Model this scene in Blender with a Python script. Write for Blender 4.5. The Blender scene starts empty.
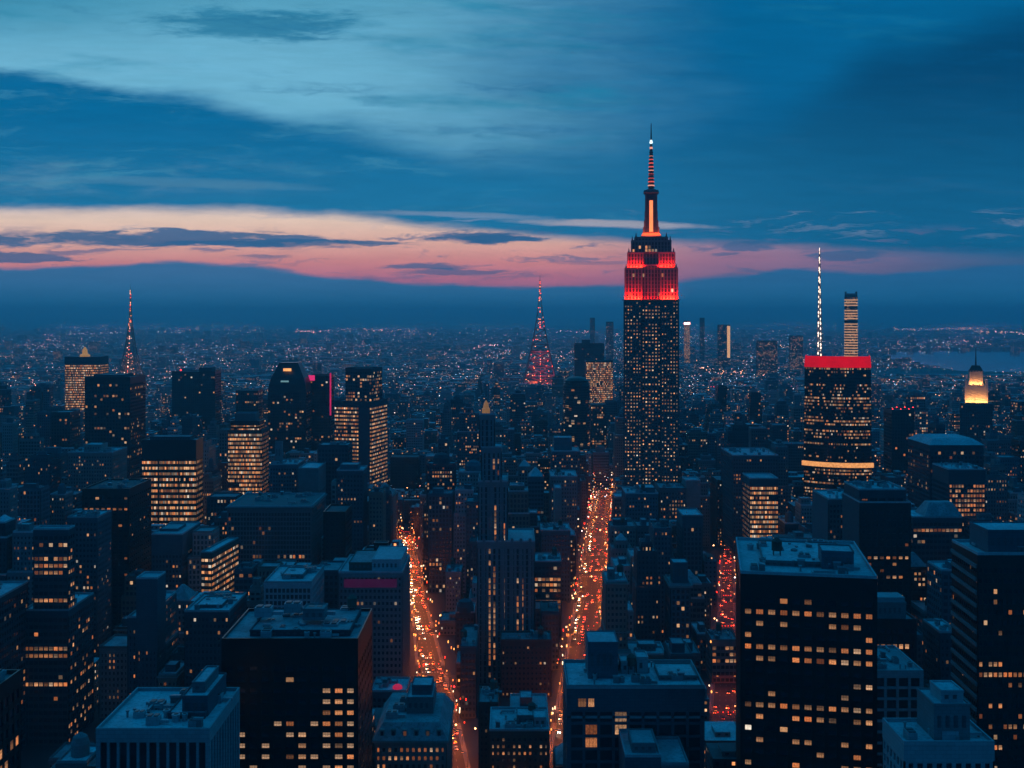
import bpy, math, random
from mathutils import Vector
import numpy as np

S = bpy.context.scene
COL = S.collection

# ------------------------------------------------------------------ camera
CAMZ, F, HZ = 235.0, 1098.0, 315.0          # eye height, focal length in pixels, horizon row
cd = bpy.data.cameras.new('camera'); cam = bpy.data.objects.new('camera', cd); COL.objects.link(cam)
cam.location = (0, 0, CAMZ); cam.rotation_euler = (math.pi/2, 0, 0)
cd.sensor_fit = 'HORIZONTAL'; cd.sensor_width = 36.0; cd.lens = F*36.0/1024
cd.shift_y = -(384-HZ)/1024.0
cd.clip_start = 1.0; cd.clip_end = 120000
S.camera = cam

def lin(r, g, b):
    f = lambda c: (c/255/12.92) if c/255 <= .04045 else ((c/255+.055)/1.055)**2.4
    return (f(r), f(g), f(b), 1.0)

# ------------------------------------------------------------------ world: dusk sky
class NT:
    """small helper that writes node maths as expressions"""
    def __init__(s, tree): s.t = tree; s.n = tree.nodes; s.l = tree.links
    def new(s, kind, **kw):
        o = s.n.new(kind)
        for k, v in kw.items(): setattr(o, k, v)
        return o
    def put(s, sock, v):
        if hasattr(v, 'is_output'): s.l.new(v, sock)
        else: sock.default_value = v
    def m(s, op, a, b=0.0, c=0.0, clamp=False):
        o = s.new('ShaderNodeMath', operation=op, use_clamp=clamp)
        s.put(o.inputs[0], a); s.put(o.inputs[1], b); s.put(o.inputs[2], c)
        return o.outputs[0]
    def add(s, a, b): return s.m('ADD', a, b)
    def sub(s, a, b): return s.m('SUBTRACT', a, b)
    def mul(s, a, b): return s.m('MULTIPLY', a, b)
    def div(s, a, b): return s.m('DIVIDE', a, b)
    def step(s, x, a, b, lo=0.0, hi=1.0):                 # smoothstep a..b
        o = s.new('ShaderNodeMapRange', interpolation_type='SMOOTHSTEP')
        s.put(o.inputs[0], x); s.put(o.inputs[1], a); s.put(o.inputs[2], b); s.put(o.inputs[3], lo); s.put(o.inputs[4], hi)
        return o.outputs[0]
    def mix(s, f, a, b, mode='MIX'):
        o = s.new('ShaderNodeMix', data_type='RGBA', blend_type=mode)
        s.put(o.inputs[0], f); s.put(o.inputs[6], a); s.put(o.inputs[7], b)
        return o.outputs[2]
    def ramp(s, x, stops, interp='LINEAR'):
        o = s.new('ShaderNodeValToRGB'); s.put(o.inputs[0], x)
        e = o.color_ramp.elements; o.color_ramp.interpolation = interp
        while len(e) < len(stops): e.new(0.5)
        for k, (p, c) in enumerate(stops):
            e[k].position = p; e[k].color = c if len(c) == 4 else (*c, 1)
        return o.outputs[0]
    def curve(s, x, pts):                                 # value by position, both in pixels /1024, /320
        return s.mul(s.sepx(s.ramp(x, [((a)/1024, (b/320,)*3) for a, b in pts], 'B_SPLINE' if False else 'EASE')), 320.0)
    def sepx(s, c):
        o = s.new('ShaderNodeSeparateColor'); s.l.new(c, o.inputs[0]); return o.outputs[0]
    def comb(s, x, y, z=0.0):
        o = s.new('ShaderNodeCombineXYZ'); s.put(o.inputs[0], x); s.put(o.inputs[1], y); s.put(o.inputs[2], z)
        return o.outputs[0]
    def noise(s, v, scale, detail=4.0, rough=.55, w=None):
        o = s.new('ShaderNodeTexNoise', noise_dimensions='3D'); s.put(o.inputs['Vector'], v)
        o.inputs['Scale'].default_value = scale; o.inputs['Detail'].default_value = detail; o.inputs['Roughness'].default_value = rough
        return o.outputs[0]

W = bpy.data.worlds.new('World'); S.world = W; W.use_nodes = True
wt = NT(W.node_tree); W.node_tree.nodes.clear()
tc = wt.new('ShaderNodeTexCoord')
sep = wt.new('ShaderNodeSeparateXYZ'); wt.l.new(tc.outputs['Generated'], sep.inputs[0])
dx, dy, dz = sep.outputs
ady = wt.m('MAXIMUM', wt.m('ABSOLUTE', dy), 0.22)
X = wt.mul(wt.div(dx, ady), F)                            # bearing measure, 0 = north up the avenues
Y = wt.mul(wt.div(dz, ady), F)                            # height measure above the horizon
P = wt.sub(HZ, Y)                                         # counted downwards from 18 degrees of height
XN = wt.div(wt.add(X, 512.0), 1024.0)
# cloud warps, stretched along the horizon
n1 = wt.sub(wt.noise(wt.comb(wt.mul(X, .004), wt.mul(Y, .014), 1.3), 1.0, 6, .6), .5)
n2 = wt.sub(wt.noise(wt.comb(wt.mul(X, .012), wt.mul(Y, .07), 7.7), 1.0, 5, .6), .5)
n3 = wt.sub(wt.noise(wt.comb(wt.add(wt.mul(X, .006), wt.mul(Y, .012)), wt.mul(Y, .035), 4.2), 1.0, 6, .6), .5)
n4 = wt.sub(wt.noise(wt.comb(wt.mul(X, .03), wt.mul(Y, .16), 2.7), 1.0, 6, .65), .5)
wx = wt.add(X, wt.mul(n1, 170.0)); wy = wt.add(Y, wt.add(wt.mul(n2, 26.0), wt.mul(n1, 40.0)))
n6 = wt.sub(wt.noise(wt.comb(wt.add(wt.mul(wx, .0055), wt.mul(wy, .012)), wt.mul(wy, .042), 5.5), 1.0, 9, .66), .5)
n7 = wt.sub(wt.noise(wt.comb(wt.mul(wx, .011), wt.mul(wy, .11), 8.1), 1.0, 8, .62), .5)
# upper sky
c0 = wt.mix(wt.step(wt.add(X, wt.mul(n1, 260.0)), -235.0, 240.0), lin(112, 182, 212), lin(0, 98, 148))
c0 = wt.mix(wt.step(wt.add(wt.mul(n3, 1.0), wt.mul(n1, .5)), 0.02, .32, 0, .8), c0, lin(28, 128, 165))
c0 = wt.mix(wt.mul(wt.step(P, 60, -10, 0, .75), wt.step(X, -250, -520)), c0, lin(60, 142, 176))
c0 = wt.mix(wt.mul(wt.step(P, 70, -20, 0, .55), wt.step(X, 60, -200)), c0, lin(40, 135, 168))
ex = wt.div(wt.sub(X, -250.0), 105.0); ey = wt.div(wt.sub(wt.add(P, wt.mul(n2, 26.0)), wt.add(24.0, wt.mul(X, .0))), 15.0)
e = wt.add(wt.add(wt.mul(ex, ex), wt.mul(ey, ey)), wt.add(wt.mul(n4, 2.4), wt.add(wt.mul(n6, 6.0), wt.mul(n3, 3.0))))
c0 = wt.mix(wt.step(e, 1.4, -.4, 0, .8), c0, lin(30, 120, 158))
# deep blue bank
edge = wt.curve(XN, [(0, 66), (160, 88), (330, 118), (470, 150), (600, 150), (760, 110), (900, 40), (1024, 5)])
soft = wt.step(X, -500, 100, 9.0, 42.0)
d = wt.sub(wt.add(P, wt.add(wt.mul(n1, 40.0), wt.add(wt.mul(n2, 12.0), wt.mul(n4, 10.0)))), edge)
m1 = wt.step(d, wt.mul(soft, -.6), soft)
bank = wt.mix(wt.step(P, 95, 215), lin(0, 104, 154), lin(26, 118, 164))
bankr = wt.mix(wt.step(P, 40, 240), lin(0, 68, 110), lin(14, 100, 144))
bank = wt.mix(wt.step(X, -60, 420), bank, bankr)
st = wt.mul(wt.mul(wt.step(P, 150, 168), wt.step(P, 204, 186)), wt.step(X, -120, -420))
bank = wt.mix(wt.mul(st, wt.step(n2, -.08, .2, 0, .6)), bank, lin(92, 142, 174))
st2 = wt.mul(wt.step(n3, .02, .3, 0, .28), wt.step(P, 120, 200, .3, 1))
bank = wt.mix(st2, bank, lin(62, 116, 160))
c = wt.mix(m1, c0, bank)
c = wt.mix(wt.mul(wt.step(n6, .0, .25, 0, .42), wt.step(X, 260, -40)), c, lin(92, 168, 194))
c = wt.mix(wt.mul(wt.step(n6, -.02, -.24, 0, .5), wt.step(P, 215, 150)), c, lin(0, 92, 142))
# afterglow strip
pk = wt.add(P, wt.add(wt.mul(n2, 9.0), wt.add(wt.mul(n1, 6.0), wt.mul(n4, 6.0))))
top = wt.curve(XN, [(0, 206), (240, 207), (330, 213), (450, 226), (560, 236), (700, 241), (1024, 252)])
mt = wt.step(wt.sub(pk, top), -4.0, 9.0)
glow = wt.ramp(wt.div(wt.sub(P, 200.0), 100.0), [(0, lin(205, 196, 200)), (.2, lin(250, 217, 194)), (.42, lin(244, 186, 166)), (.62, lin(238, 148, 142)), (.8, lin(222, 122, 142)), (1, lin(160, 110, 150))])
glowr = wt.ramp(wt.div(wt.sub(P, 200.0), 100.0), [(0, lin(120, 140, 172)), (.35, lin(176, 142, 160)), (.6, lin(178, 122, 148)), (1, lin(120, 100, 140))])
glow = wt.mix(wt.step(X, 20, 230), glow, glowr)
fade = wt.step(X, 180, 520, 1.0, .12)
c = wt.mix(wt.mul(mt, fade), c, glow)
# thin pale streaks above the strip
for (sx, sy, wx, wy, col, k) in [(100, 224, 95, 4, lin(190, 182, 190), .75), (-60, 214, 90, 3, lin(150, 165, 190), .5), (-330, 183, 130, 5, lin(80, 138, 172), .6)]:
    ex = wt.div(wt.sub(X, sx), wx); ey = wt.div(wt.sub(wt.sub(P, wt.mul(wt.sub(X, sx), .03)), wt.add(sy, wt.mul(n2, 8.0))), wy)
    c = wt.mix(wt.step(wt.add(wt.add(wt.mul(ex, ex), wt.mul(ey, ey)), wt.mul(n4, 1.5)), 1.6, .0, 0, k), c, col)
c = wt.mix(wt.mul(wt.mul(wt.step(n7, .04, .15, 0, .7), wt.step(P, 222, 236)), wt.step(P, 290, 270)), c, lin(92, 108, 150))
c = wt.mix(wt.mul(wt.mul(wt.step(n7, -.06, -.22, 0, .45), wt.step(P, 206, 214)), wt.step(P, 250, 225)), c, lin(150, 160, 185))
# low blue-grey bank on the horizon
e2 = wt.curve(XN, [(0, 268), (110, 266), (165, 261), (240, 264), (340, 274), (420, 281), (520, 284), (640, 282), (730, 273), (800, 266), (880, 271), (960, 266), (1024, 262)])
lowc = wt.mix(wt.step(P, 262, 322), wt.mix(wt.step(X, -100, 400), lin(54, 118, 166), lin(42, 106, 156)), lin(40, 128, 174))
lowd = wt.sub(wt.add(P, wt.add(wt.mul(n1, 16.0), wt.add(wt.mul(n2, 9.0), wt.mul(n4, 5.0)))), e2)
c = wt.mix(wt.step(lowd, -1.5, 4.5, 0, .97), c, lowc)
# small dark clouds in the strip
for (sx, sy, wx, wy, k) in [(-380, 239, 215, 8, .92), (-235, 243, 130, 4, .85), (-500, 257, 70, 6, .85), (-34, 237, 62, 6, .95), (-15, 238, 50, 4, .9), (-80, 267, 48, 4, .8), (-60, 273, 60, 4, .7), (232, 246, 34, 4, .75), (338, 257, 42, 4, .75), (-250, 257, 32, 2.5, .6), (-140, 243, 30, 3, .7), (215, 253, 16, 2, .6), (90, 262, 60, 2, .4), (430, 250, 60, 3, .4)]:
    ex = wt.div(wt.sub(X, sx), wx); ey = wt.div(wt.sub(P, wt.add(sy, wt.add(wt.mul(n2, 13.0), wt.mul(n1, 6.0)))), wy)
    c = wt.mix(wt.step(wt.add(wt.add(wt.mul(ex, ex), wt.mul(ey, ey)), wt.add(wt.mul(n4, 2.4), wt.mul(n7, 4.5))), 1.3, .35, 0, k), c, lin(46, 100, 146))
# overhead and behind the viewer
zen = wt.step(Y, 330, 900)
c = wt.mix(zen, c, (.0, .235, .56, 1))
c = wt.mix(wt.step(dy, .12, -.2, 0, .9), c, (.0, .088, .27, 1))
sky = wt.new('ShaderNodeTexSky', sky_type='NISHITA')
sky.sun_disc = False; sky.sun_elevation = math.radians(-1.5); sky.sun_rotation = math.radians(-12)
sk = wt.mix(1.0, sky.outputs[0], (0.05, 0.05, 0.05, 1), 'MULTIPLY')
c = wt.mix(.06, c, sk, 'ADD')
n5 = wt.noise(wt.comb(wt.add(wt.mul(X, .012), wt.mul(Y, .02)), wt.mul(Y, .11), 9.1), 1.0, 8, .7)
c = wt.mix(1.0, c, wt.comb(*[wt.add(.80, wt.mul(n5, .40))]*3), 'MULTIPLY')
bg = wt.new('ShaderNodeBackground'); wt.l.new(c, bg.inputs[0]); bg.inputs[1].default_value = 1.0
wo = wt.new('ShaderNodeOutputWorld'); wt.l.new(bg.outputs[0], wo.inputs[0])
W.cycles.sampling_method = 'MANUAL'; W.cycles.sample_map_resolution = 1024

# last glow of the sun, just under the clouds on the horizon
sd = bpy.data.lights.new('sun', 'SUN'); sun = bpy.data.objects.new('sun', sd); COL.objects.link(sun)
sd.energy = 0.04; sd.angle = math.radians(20); sd.color = (1, .62, .5)
sun.rotation_euler = (math.radians(-86), 0, math.radians(12))

S.view_settings.view_transform = 'Standard'; S.view_settings.look = 'None'
S.view_settings.gamma = 1.0; S.view_settings.exposure = 0.0; S.view_settings.use_curve_mapping = False
S.render.engine = 'CYCLES'
S.cycles.use_denoising = True; S.cycles.max_bounces = 4; S.cycles.diffuse_bounces = 2; S.cycles.glossy_bounces = 2
S.cycles.transmission_bounces = 2; S.cycles.volume_bounces = 0; S.cycles.transparent_max_bounces = 4
S.cycles.sample_clamp_indirect = 2.0; S.cycles.use_adaptive_sampling = False

# ------------------------------------------------------------------ mesh helpers
class MB:
    def __init__(s): s.v = []; s.f = []; s.m = []; s.uv = []; s.mats = []
    def mi(s, mat):
        if mat not in s.mats: s.mats.append(mat)
        return s.mats.index(mat)
    def face(s, pts, mat, uv=None):
        b = len(s.v); s.v += pts; s.f.append(tuple(range(b, b+len(pts)))); s.m.append(s.mi(mat))
        s.uv += uv if uv else [(0.0, 0.0)]*len(pts)
    def hexa(s, p, mat, skip=()):                        # p: 4 bottom pts (ccw from above) + 4 top pts
        b = len(s.v); s.v += p; mi = s.mi(mat)
        for k, q in enumerate(((3, 2, 1, 0), (4, 5, 6, 7), (0, 1, 5, 4), (1, 2, 6, 5), (2, 3, 7, 6), (3, 0, 4, 7))):
            if k in skip: continue
            s.f.append(tuple(b+i for i in q)); s.m.append(mi); s.uv += [(0.0, 0.0)]*4
    def box(s, x0, x1, y0, y1, z0, z1, mat, skip=()):
        s.hexa([(x0, y0, z0), (x1, y0, z0), (x1, y1, z0), (x0, y1, z0), (x0, y0, z1), (x1, y0, z1), (x1, y1, z1), (x0, y1, z1)], mat, skip)
    def frustum(s, cx, cy, a0, b0, z0, a1, b1, z1, mat):
        s.hexa([(cx-a0, cy-b0, z0), (cx+a0, cy-b0, z0), (cx+a0, cy+b0, z0), (cx-a0, cy+b0, z0),
                (cx-a1, cy-b1, z1), (cx+a1, cy-b1, z1), (cx+a1, cy+b1, z1), (cx-a1, cy+b1, z1)], mat)
    def lathe(s, cx, cy, prof, n, mat, cap=True):
        b = len(s.v); mi = s.mi(mat)
        for r, z in prof:
            for k in range(n):
                a = 2*math.pi*k/n; s.v.append((cx+r*math.cos(a), cy+r*math.sin(a), z))
        for i in range(len(prof)-1):
            for k in range(n):
                k2 = (k+1) % n
                s.f.append((b+i*n+k, b+i*n+k2, b+(i+1)*n+k2, b+(i+1)*n+k)); s.m.append(mi); s.uv += [(0.0, 0.0)]*4
        if cap:
            t = b+(len(prof)-1)*n
            s.f.append(tuple(t+k for k in range(n))); s.m.append(mi); s.uv += [(0.0, 0.0)]*n
    def bar(s, p, q, r, mat):
        p = Vector(p); q = Vector(q); d = (q-p).normalized()
        u = d.orthogonal().normalized()*r; w = d.cross(u).normalized()*r
        b = [tuple(p+a*u+c2*w) for a, c2 in ((-1, -1), (1, -1), (1, 1), (-1, 1))]
        t = [tuple(q+a*u+c2*w) for a, c2 in ((-1, -1), (1, -1), (1, 1), (-1, 1))]
        s.hexa(b+t, mat)
    def octa(s, x, y, z, r, mat):
        b = len(s.v); mi = s.mi(mat)
        s.v += [(x+r, y, z), (x, y+r, z), (x-r, y, z), (x, y-r, z), (x, y, z+r), (x, y, z-r)]
        for q in ((0, 1, 4), (1, 2, 4), (2, 3, 4), (3, 0, 4), (1, 0, 5), (2, 1, 5), (3, 2, 5), (0, 3, 5)):
            s.f.append(tuple(b+i for i in q)); s.m.append(mi); s.uv += [(0.0, 0.0)]*3
    def mesh(s, name):
        me = bpy.data.meshes.new(name)
        me.from_pydata(s.v, [], s.f)
        me.polygons.foreach_set('material_index', s.m)
        ul = me.uv_layers.new(name='UVMap')
        ul.data.foreach_set('uv', np.array(s.uv, dtype=np.float32).ravel())
        for mt_ in s.mats: me.materials.append(mt_)
        me.update(); return me
    def build(s, name, parent=None, loc=(0, 0, 0), **props):
        if not s.f: return None
        return link(name, s.mesh(name), parent, loc, **props)

def link(name, data, parent=None, loc=(0, 0, 0), **props):
    o = bpy.data.objects.new(name, data); COL.objects.link(o)
    o.location = loc
    if parent: o.parent = parent
    for k, v in props.items(): o[k] = v
    return o

def thing(name, label, cat, loc, rz=0.0, group=None):
    o = link(name, None, None, loc, label=label, category=cat)
    o.rotation_euler = (0, 0, rz)
    if group: o['group'] = group
    return o

# ------------------------------------------------------------------ materials
def mat_base(name):
    m = bpy.data.materials.new(name); m.use_nodes = True
    t = NT(m.node_tree); b = m.node_tree.nodes['Principled BSDF']
    return m, t, b

def surf(name, col, rough=.8, var=.35, scale=.12, metal=0.0, tint=.25):
    """weathered surface: blotches, run-off streaks, a tint of its own for every object"""
    m, t, b = mat_base(name)
    tc_ = t.new('ShaderNodeTexCoord'); oi = t.new('ShaderNodeObjectInfo')
    off = t.new('ShaderNodeVectorMath', operation='ADD'); t.l.new(tc_.outputs['Object'], off.inputs[0])
    t.l.new(t.comb(t.mul(oi.outputs['Random'], 300.0), t.mul(oi.outputs['Random'], 170.0)), off.inputs[1])
    n = t.noise(off.outputs[0], scale, 5, .65)
    sv = t.new('ShaderNodeMapping'); t.l.new(off.outputs[0], sv.inputs[0]); sv.inputs['Scale'].default_value = (1, 1, .06)
    n2_ = t.noise(sv.outputs[0], scale*6, 3, .6)
    k = t.add(1.0-var, t.mul(t.add(t.mul(n, 1.2), t.mul(n2_, .8)), var))
    so = t.new('ShaderNodeSeparateXYZ'); t.l.new(tc_.outputs['Object'], so.inputs[0])
    br_ = t.new('ShaderNodeTexBrick'); t.l.new(t.comb(t.add(so.outputs[0], so.outputs[1]), so.outputs[2]), br_.inputs[0])
    br_.inputs['Color1'].default_value = (1, 1, 1, 1); br_.inputs['Color2'].default_value = (.84, .84, .84, 1); br_.inputs['Mortar'].default_value = (.55, .55, .55, 1)
    br_.inputs['Scale'].default_value = 1.0; br_.inputs['Mortar Size'].default_value = .05; br_.inputs['Brick Width'].default_value = 2.4; br_.inputs['Row Height'].default_value = 1.2
    k = t.mul(k, t.sepx(br_.outputs[0]))
    k = t.mul(k, t.add(1.0-tint, t.mul(oi.outputs['Random'], 2*tint)))
    hs = t.new('ShaderNodeHueSaturation'); hs.inputs['Color'].default_value = (*col, 1); t.put(hs.inputs['Value'], k)
    t.l.new(hs.outputs[0], b.inputs['Base Color'])
    b.inputs['Roughness'].default_value = rough; b.inputs['Metallic'].default_value = metal
    return m

def roofmat(name, col, patch):
    m, t, b = mat_base(name)
    tc_ = t.new('ShaderNodeTexCoord'); oi = t.new('ShaderNodeObjectInfo')
    off = t.new('ShaderNodeVectorMath', operation='ADD'); t.l.new(tc_.outputs['Object'], off.inputs[0])
    t.l.new(t.comb(t.mul(oi.outputs['Random'], 300.0), t.mul(oi.outputs['Random'], 170.0)), off.inputs[1])
    n = t.noise(off.outputs[0], .11, 6, .6); n_ = t.noise(off.outputs[0], .7, 3, .7)
    c_ = t.mix(t.step(n, .42, .6), (*col, 1), (*patch, 1))
    c_ = t.mix(t.step(n_, .46, .7, 0, .7), c_, (col[0]*.35, col[1]*.35, col[2]*.35, 1))
    c_ = t.mix(t.mul(oi.outputs['Random'], .45), c_, (*[x*.45 for x in col], 1))
    t.l.new(c_, b.inputs['Base Color']); b.inputs['Roughness'].default_value = .75
    return m

def nosample(m):
    try: m.cycles.emission_sampling = 'NONE'
    except Exception: pass
    return m

def glazing(name, lit, wall=None, mx=.0, my0=.0, my1=1.0, strength=1.0, cool=.12, floorpow=2.0, dark=(.012, .016, .022), group=4.0, warm=0.0):
    """glass front in cells (u = bay, v = storey): some rooms lit, the rest dark panes that mirror the sky"""
    m, t, b = mat_base(name)
    uv = t.new('ShaderNodeUVMap'); sp = t.new('ShaderNodeSeparateXYZ'); t.l.new(uv.outputs[0], sp.inputs[0])
    oi = t.new('ShaderNodeObjectInfo'); seed = t.mul(oi.outputs['Random'], 517.0)
    u, v = sp.outputs[0], sp.outputs[1]
    cu, cv = t.m('FLOOR', u), t.m('FLOOR', v); fu, fv = t.m('FRACT', u), t.m('FRACT', v)
    def wn(a, b_, k):
        o = t.new('ShaderNodeTexWhiteNoise', noise_dimensions='3D'); t.l.new(t.comb(t.add(a, .5), t.add(b_, .5), t.add(seed, k)), o.inputs[0]); return o.outputs[0]
    r1 = wn(cu, cv, .1); r2 = wn(cu, cv, 3.3); r3 = wn(cu, cv, 9.1)
    rf = wn(t.mul(t.m('FLOOR', t.div(u, 100.0)), 1.0), cv, 5.7)
    rg = wn(t.m('FLOOR', t.div(u, group)), t.m('FLOOR', t.div(v, 3.0)), 8.8)
    prob = t.mul(t.mul(t.m('POWER', rf, floorpow), floorpow+1), t.mul(t.add(.3, t.mul(rg, 1.4)), lit))
    on = t.m('LESS_THAN', r1, prob)
    inside = None
    if mx > 0 or my0 > 0:
        inside = t.mul(t.mul(t.m('GREATER_THAN', fu, mx), t.m('LESS_THAN', fu, 1-mx)), t.mul(t.m('GREATER_THAN', fv, my0), t.m('LESS_THAN', fv, my1)))
        on = t.mul(on, inside)
    colr = t.ramp(r3, [(0, (1, .27, .07, 1)), (.35, (1, .4, .14, 1)), (.8, (1, .56, .28, 1)), (1-cool, (1, .66, .4, 1)), (1.0, (.95, .85, .7, 1))])
    if warm: colr = t.mix(warm, colr, (1, .3, .08, 1))
    tex = t.noise(t.comb(t.mul(u, 2.2), t.mul(v, 1.9), seed), 2.5, 2, .6)
    br = t.mul(t.mul(t.add(.12, t.mul(t.m('POWER', r2, 2.2), 1.1)), t.add(.25, t.mul(tex, 1.5))), strength)
    dk = t.mix(r2, (*dark, 1), (*[x*2.2 for x in dark], 1))
    base = dk if inside is None else t.mix(inside, (*wall, 1), dk)
    t.l.new(base, b.inputs['Base Color'])
    rg_ = .22 if inside is None else t.sub(.8, t.mul(inside, .55))
    t.put(b.inputs['Roughness'], rg_)
    t.l.new(colr, b.inputs['Emission Color']); t.l.new(t.mul(on, br), b.inputs['Emission Strength'])
    return nosample(m)

def emit(name, col, st_, sample=False, var=0.0, scale=.5):
    m, t, b = mat_base(name)
    b.inputs['Base Color'].default_value = (*[x*.3 for x in col], 1)
    b.inputs['Emission Color'].default_value = (*col, 1)
    if var:
        tc_ = t.new('ShaderNodeTexCoord')
        t.l.new(t.mul(t.add(1-var, t.mul(t.noise(tc_.outputs['Object'], scale, 4, .7), 2*var)), st_), b.inputs['Emission Strength'])
    else: b.inputs['Emission Strength'].default_value = st_
    return m if sample else nosample(m)

def room_pane():
    """a lit room behind its own pane: blinds, ceiling light, dark mullions"""
    m, t, b = mat_base('lit_room_pane')
    oi = t.new('ShaderNodeObjectInfo'); r = oi.outputs['Random']
    tc_ = t.new('ShaderNodeTexCoord'); sp = t.new('ShaderNodeSeparateXYZ'); t.l.new(tc_.outputs['UV'], sp.inputs[0])
    u, v = sp.outputs[0], sp.outputs[1]
    f3 = t.m('FRACT', t.mul(u, 3.0))
    mull = t.mul(t.m('GREATER_THAN', f3, .07), t.m('LESS_THAN', f3, .95))
    n = t.noise(t.comb(t.mul(u, 5.5), t.mul(v, 3.4), t.mul(r, 91.0)), 1.6, 4, .75)
    wn = t.new('ShaderNodeTexWhiteNoise', noise_dimensions='1D'); t.l.new(t.mul(r, 77.0), wn.inputs['W'])
    blind = t.step(v, t.sub(1.0, t.mul(wn.outputs[0], .7)), t.sub(1.05, t.mul(wn.outputs[0], .7)), 1.0, .55)
    r2 = t.m('FRACT', t.mul(r, 13.7))
    k = t.mul(t.mul(t.add(.15, t.mul(t.m('POWER', n, 2.4), 4.6)), blind), t.add(.14, t.mul(t.m('POWER', r2, 1.4), .95)))
    k = t.mul(k, t.add(.2, t.mul(mull, .8)))
    col = t.ramp(wn.outputs[0], [(0, (1, .26, .07, 1)), (.45, (1, .38, .14, 1)), (.85, (1, .5, .24, 1)), (1, (1, .62, .38, 1))])
    t.l.new(col, b.inputs['Emission Color']); t.l.new(t.mul(k, .72), b.inputs['Emission Strength'])
    b.inputs['Base Color'].default_value = (.03, .03, .03, 1); b.inputs['Roughness'].default_value = .2
    return nosample(m)

WALL = {
    'limestone': ((.30, .29, .27), 'pale stone'), 'granite': ((.13, .14, .15), 'grey granite'), 'brick': ((.15, .085, .065), 'brown brick'),
    'redbrick': ((.19, .08, .06), 'red brick'), 'concrete': ((.22, .225, .23), 'grey concrete'), 'white': ((.48, .49, .50), 'white'),
    'black': ((.008, .009, .011), 'black metal'), 'slate': ((.06, .07, .085), 'slate grey'), 'bronze': ((.035, .03, .027), 'dark bronze'),
    'tan': ((.24, .2, .16), 'tan stone'), 'blue': ((.10, .14, .17), 'blue-grey')}
M = {k: surf(k, tuple(v*(.7 if k not in ('black', 'bronze') else .6) for v in c_[0]), rough=.35 if k in ('black', 'bronze') else .82) for k, c_ in WALL.items()}
ROOF = [roofmat('roof_pale', (.46, .47, .48), (.6, .61, .62)), roofmat('roof_grey', (.24, .25, .26), (.36, .37, .38)), roofmat('roof_dark', (.06, .065, .07), (.1, .105, .11))]
PLANT = surf('plant_metal', (.28, .29, .3), .5, .4, .5); WOOD = surf('tank_wood', (.1, .07, .05), .85, .5, 1.0)
ASPH = surf('asphalt', (.05, .05, .052), .7, .4, .06); PAVE = surf('paving', (.16, .155, .15), .8, .35, .3); PAINT = surf('road_paint', (.6, .6, .58), .6, .3, .5)
STEEL = surf('steel', (.1, .1, .11), .45, .3, .3, .6); REDSTEEL = surf('red_steel', (.35, .06, .03), .5, .3, .3)
PANE = room_pane()
GLZ = {'dead': glazing('glass_unlit', .012, floorpow=1.0), 'dark': glazing('glass_mostly_dark', .05, strength=.6), 'some': glazing('glass_some_lit', .12, strength=.6), 'many': glazing('glass_many_lit', .36, floorpow=.7, strength=.75),
       'rows': glazing('glass_lit_rows', .26, floorpow=5.0, group=14.0, strength=.6), 'full': glazing('glass_all_lit', 2.2, floorpow=.2, group=9.0, strength=.95)}
SMALL = {}
def small(wall, lit, mx=.31, my0=.31, my1=.68):
    k = (wall, lit)
    if k not in SMALL:
        L = {'dark': .08, 'some': .2, 'many': .4}[lit]
        SMALL[k] = glazing('facade_%s_%s' % (wall, lit), L, wall=[x*.8 for x in WALL[wall][0]], mx=mx, my0=my0, my1=my1, strength=1.5, group=7.0, floorpow=1.2)
    return SMALL[k]
E_WARM = emit('lamp_warm', (1, .4, .15), 8.0); E_PINK = emit('lamp_pink', (1, .42, .38), 7.5); E_WHITE = emit('lamp_white', (1, .8, .7), 6.0); E_COOL = emit('lamp_cool', (.35, .7, 1), 5.5)
E_RED = emit('lamp_red', (1, .03, .03), 5.0); E_MAG = emit('lamp_magenta', (1, .03, .12), .4)
def vlamp(name, stops, st_):
    m, t, b = mat_base(name); oi = t.new('ShaderNodeObjectInfo'); r = oi.outputs['Random']
    t.l.new(t.ramp(t.m('FRACT', t.mul(r, 7.3)), stops), b.inputs['Emission Color'])
    t.l.new(t.mul(t.add(.06, t.mul(t.mul(t.mul(r, r), r), 3.0)), st_), b.inputs['Emission Strength']); return nosample(m)
E_HEAD = vlamp('headlamp', [(0, (1, .5, .18, 1)), (.5, (1, .72, .42, 1)), (1, (1, .9, .75, 1))], 26.0); E_TAIL = vlamp('tail_lamp', [(0, (1, .03, .01, 1)), (.6, (1, .06, .02, 1)), (1, (1, .16, .04, 1))], 15.0); E_STREET = emit('street_lamp_glow', (1, .3, .07), 3.5)
E_BAND = emit('red_light_band', (.80, .0, .008), .72, var=.35, scale=.09); E_GOLDBAND = emit('gold_light_band', (1, .4, .12), .9, var=.95, scale=.5)
E_MASTGLASS = emit('mast_glass', (1, .17, .045), 1.05, var=.25, scale=.3); E_GOLD = emit('gold_glow', (1, .5, .2), .9, var=.5, scale=.3)
E_AMBERGLASS = emit('amber_glass', (1, .4, .12), 1.3, var=.4, scale=.2)

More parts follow.
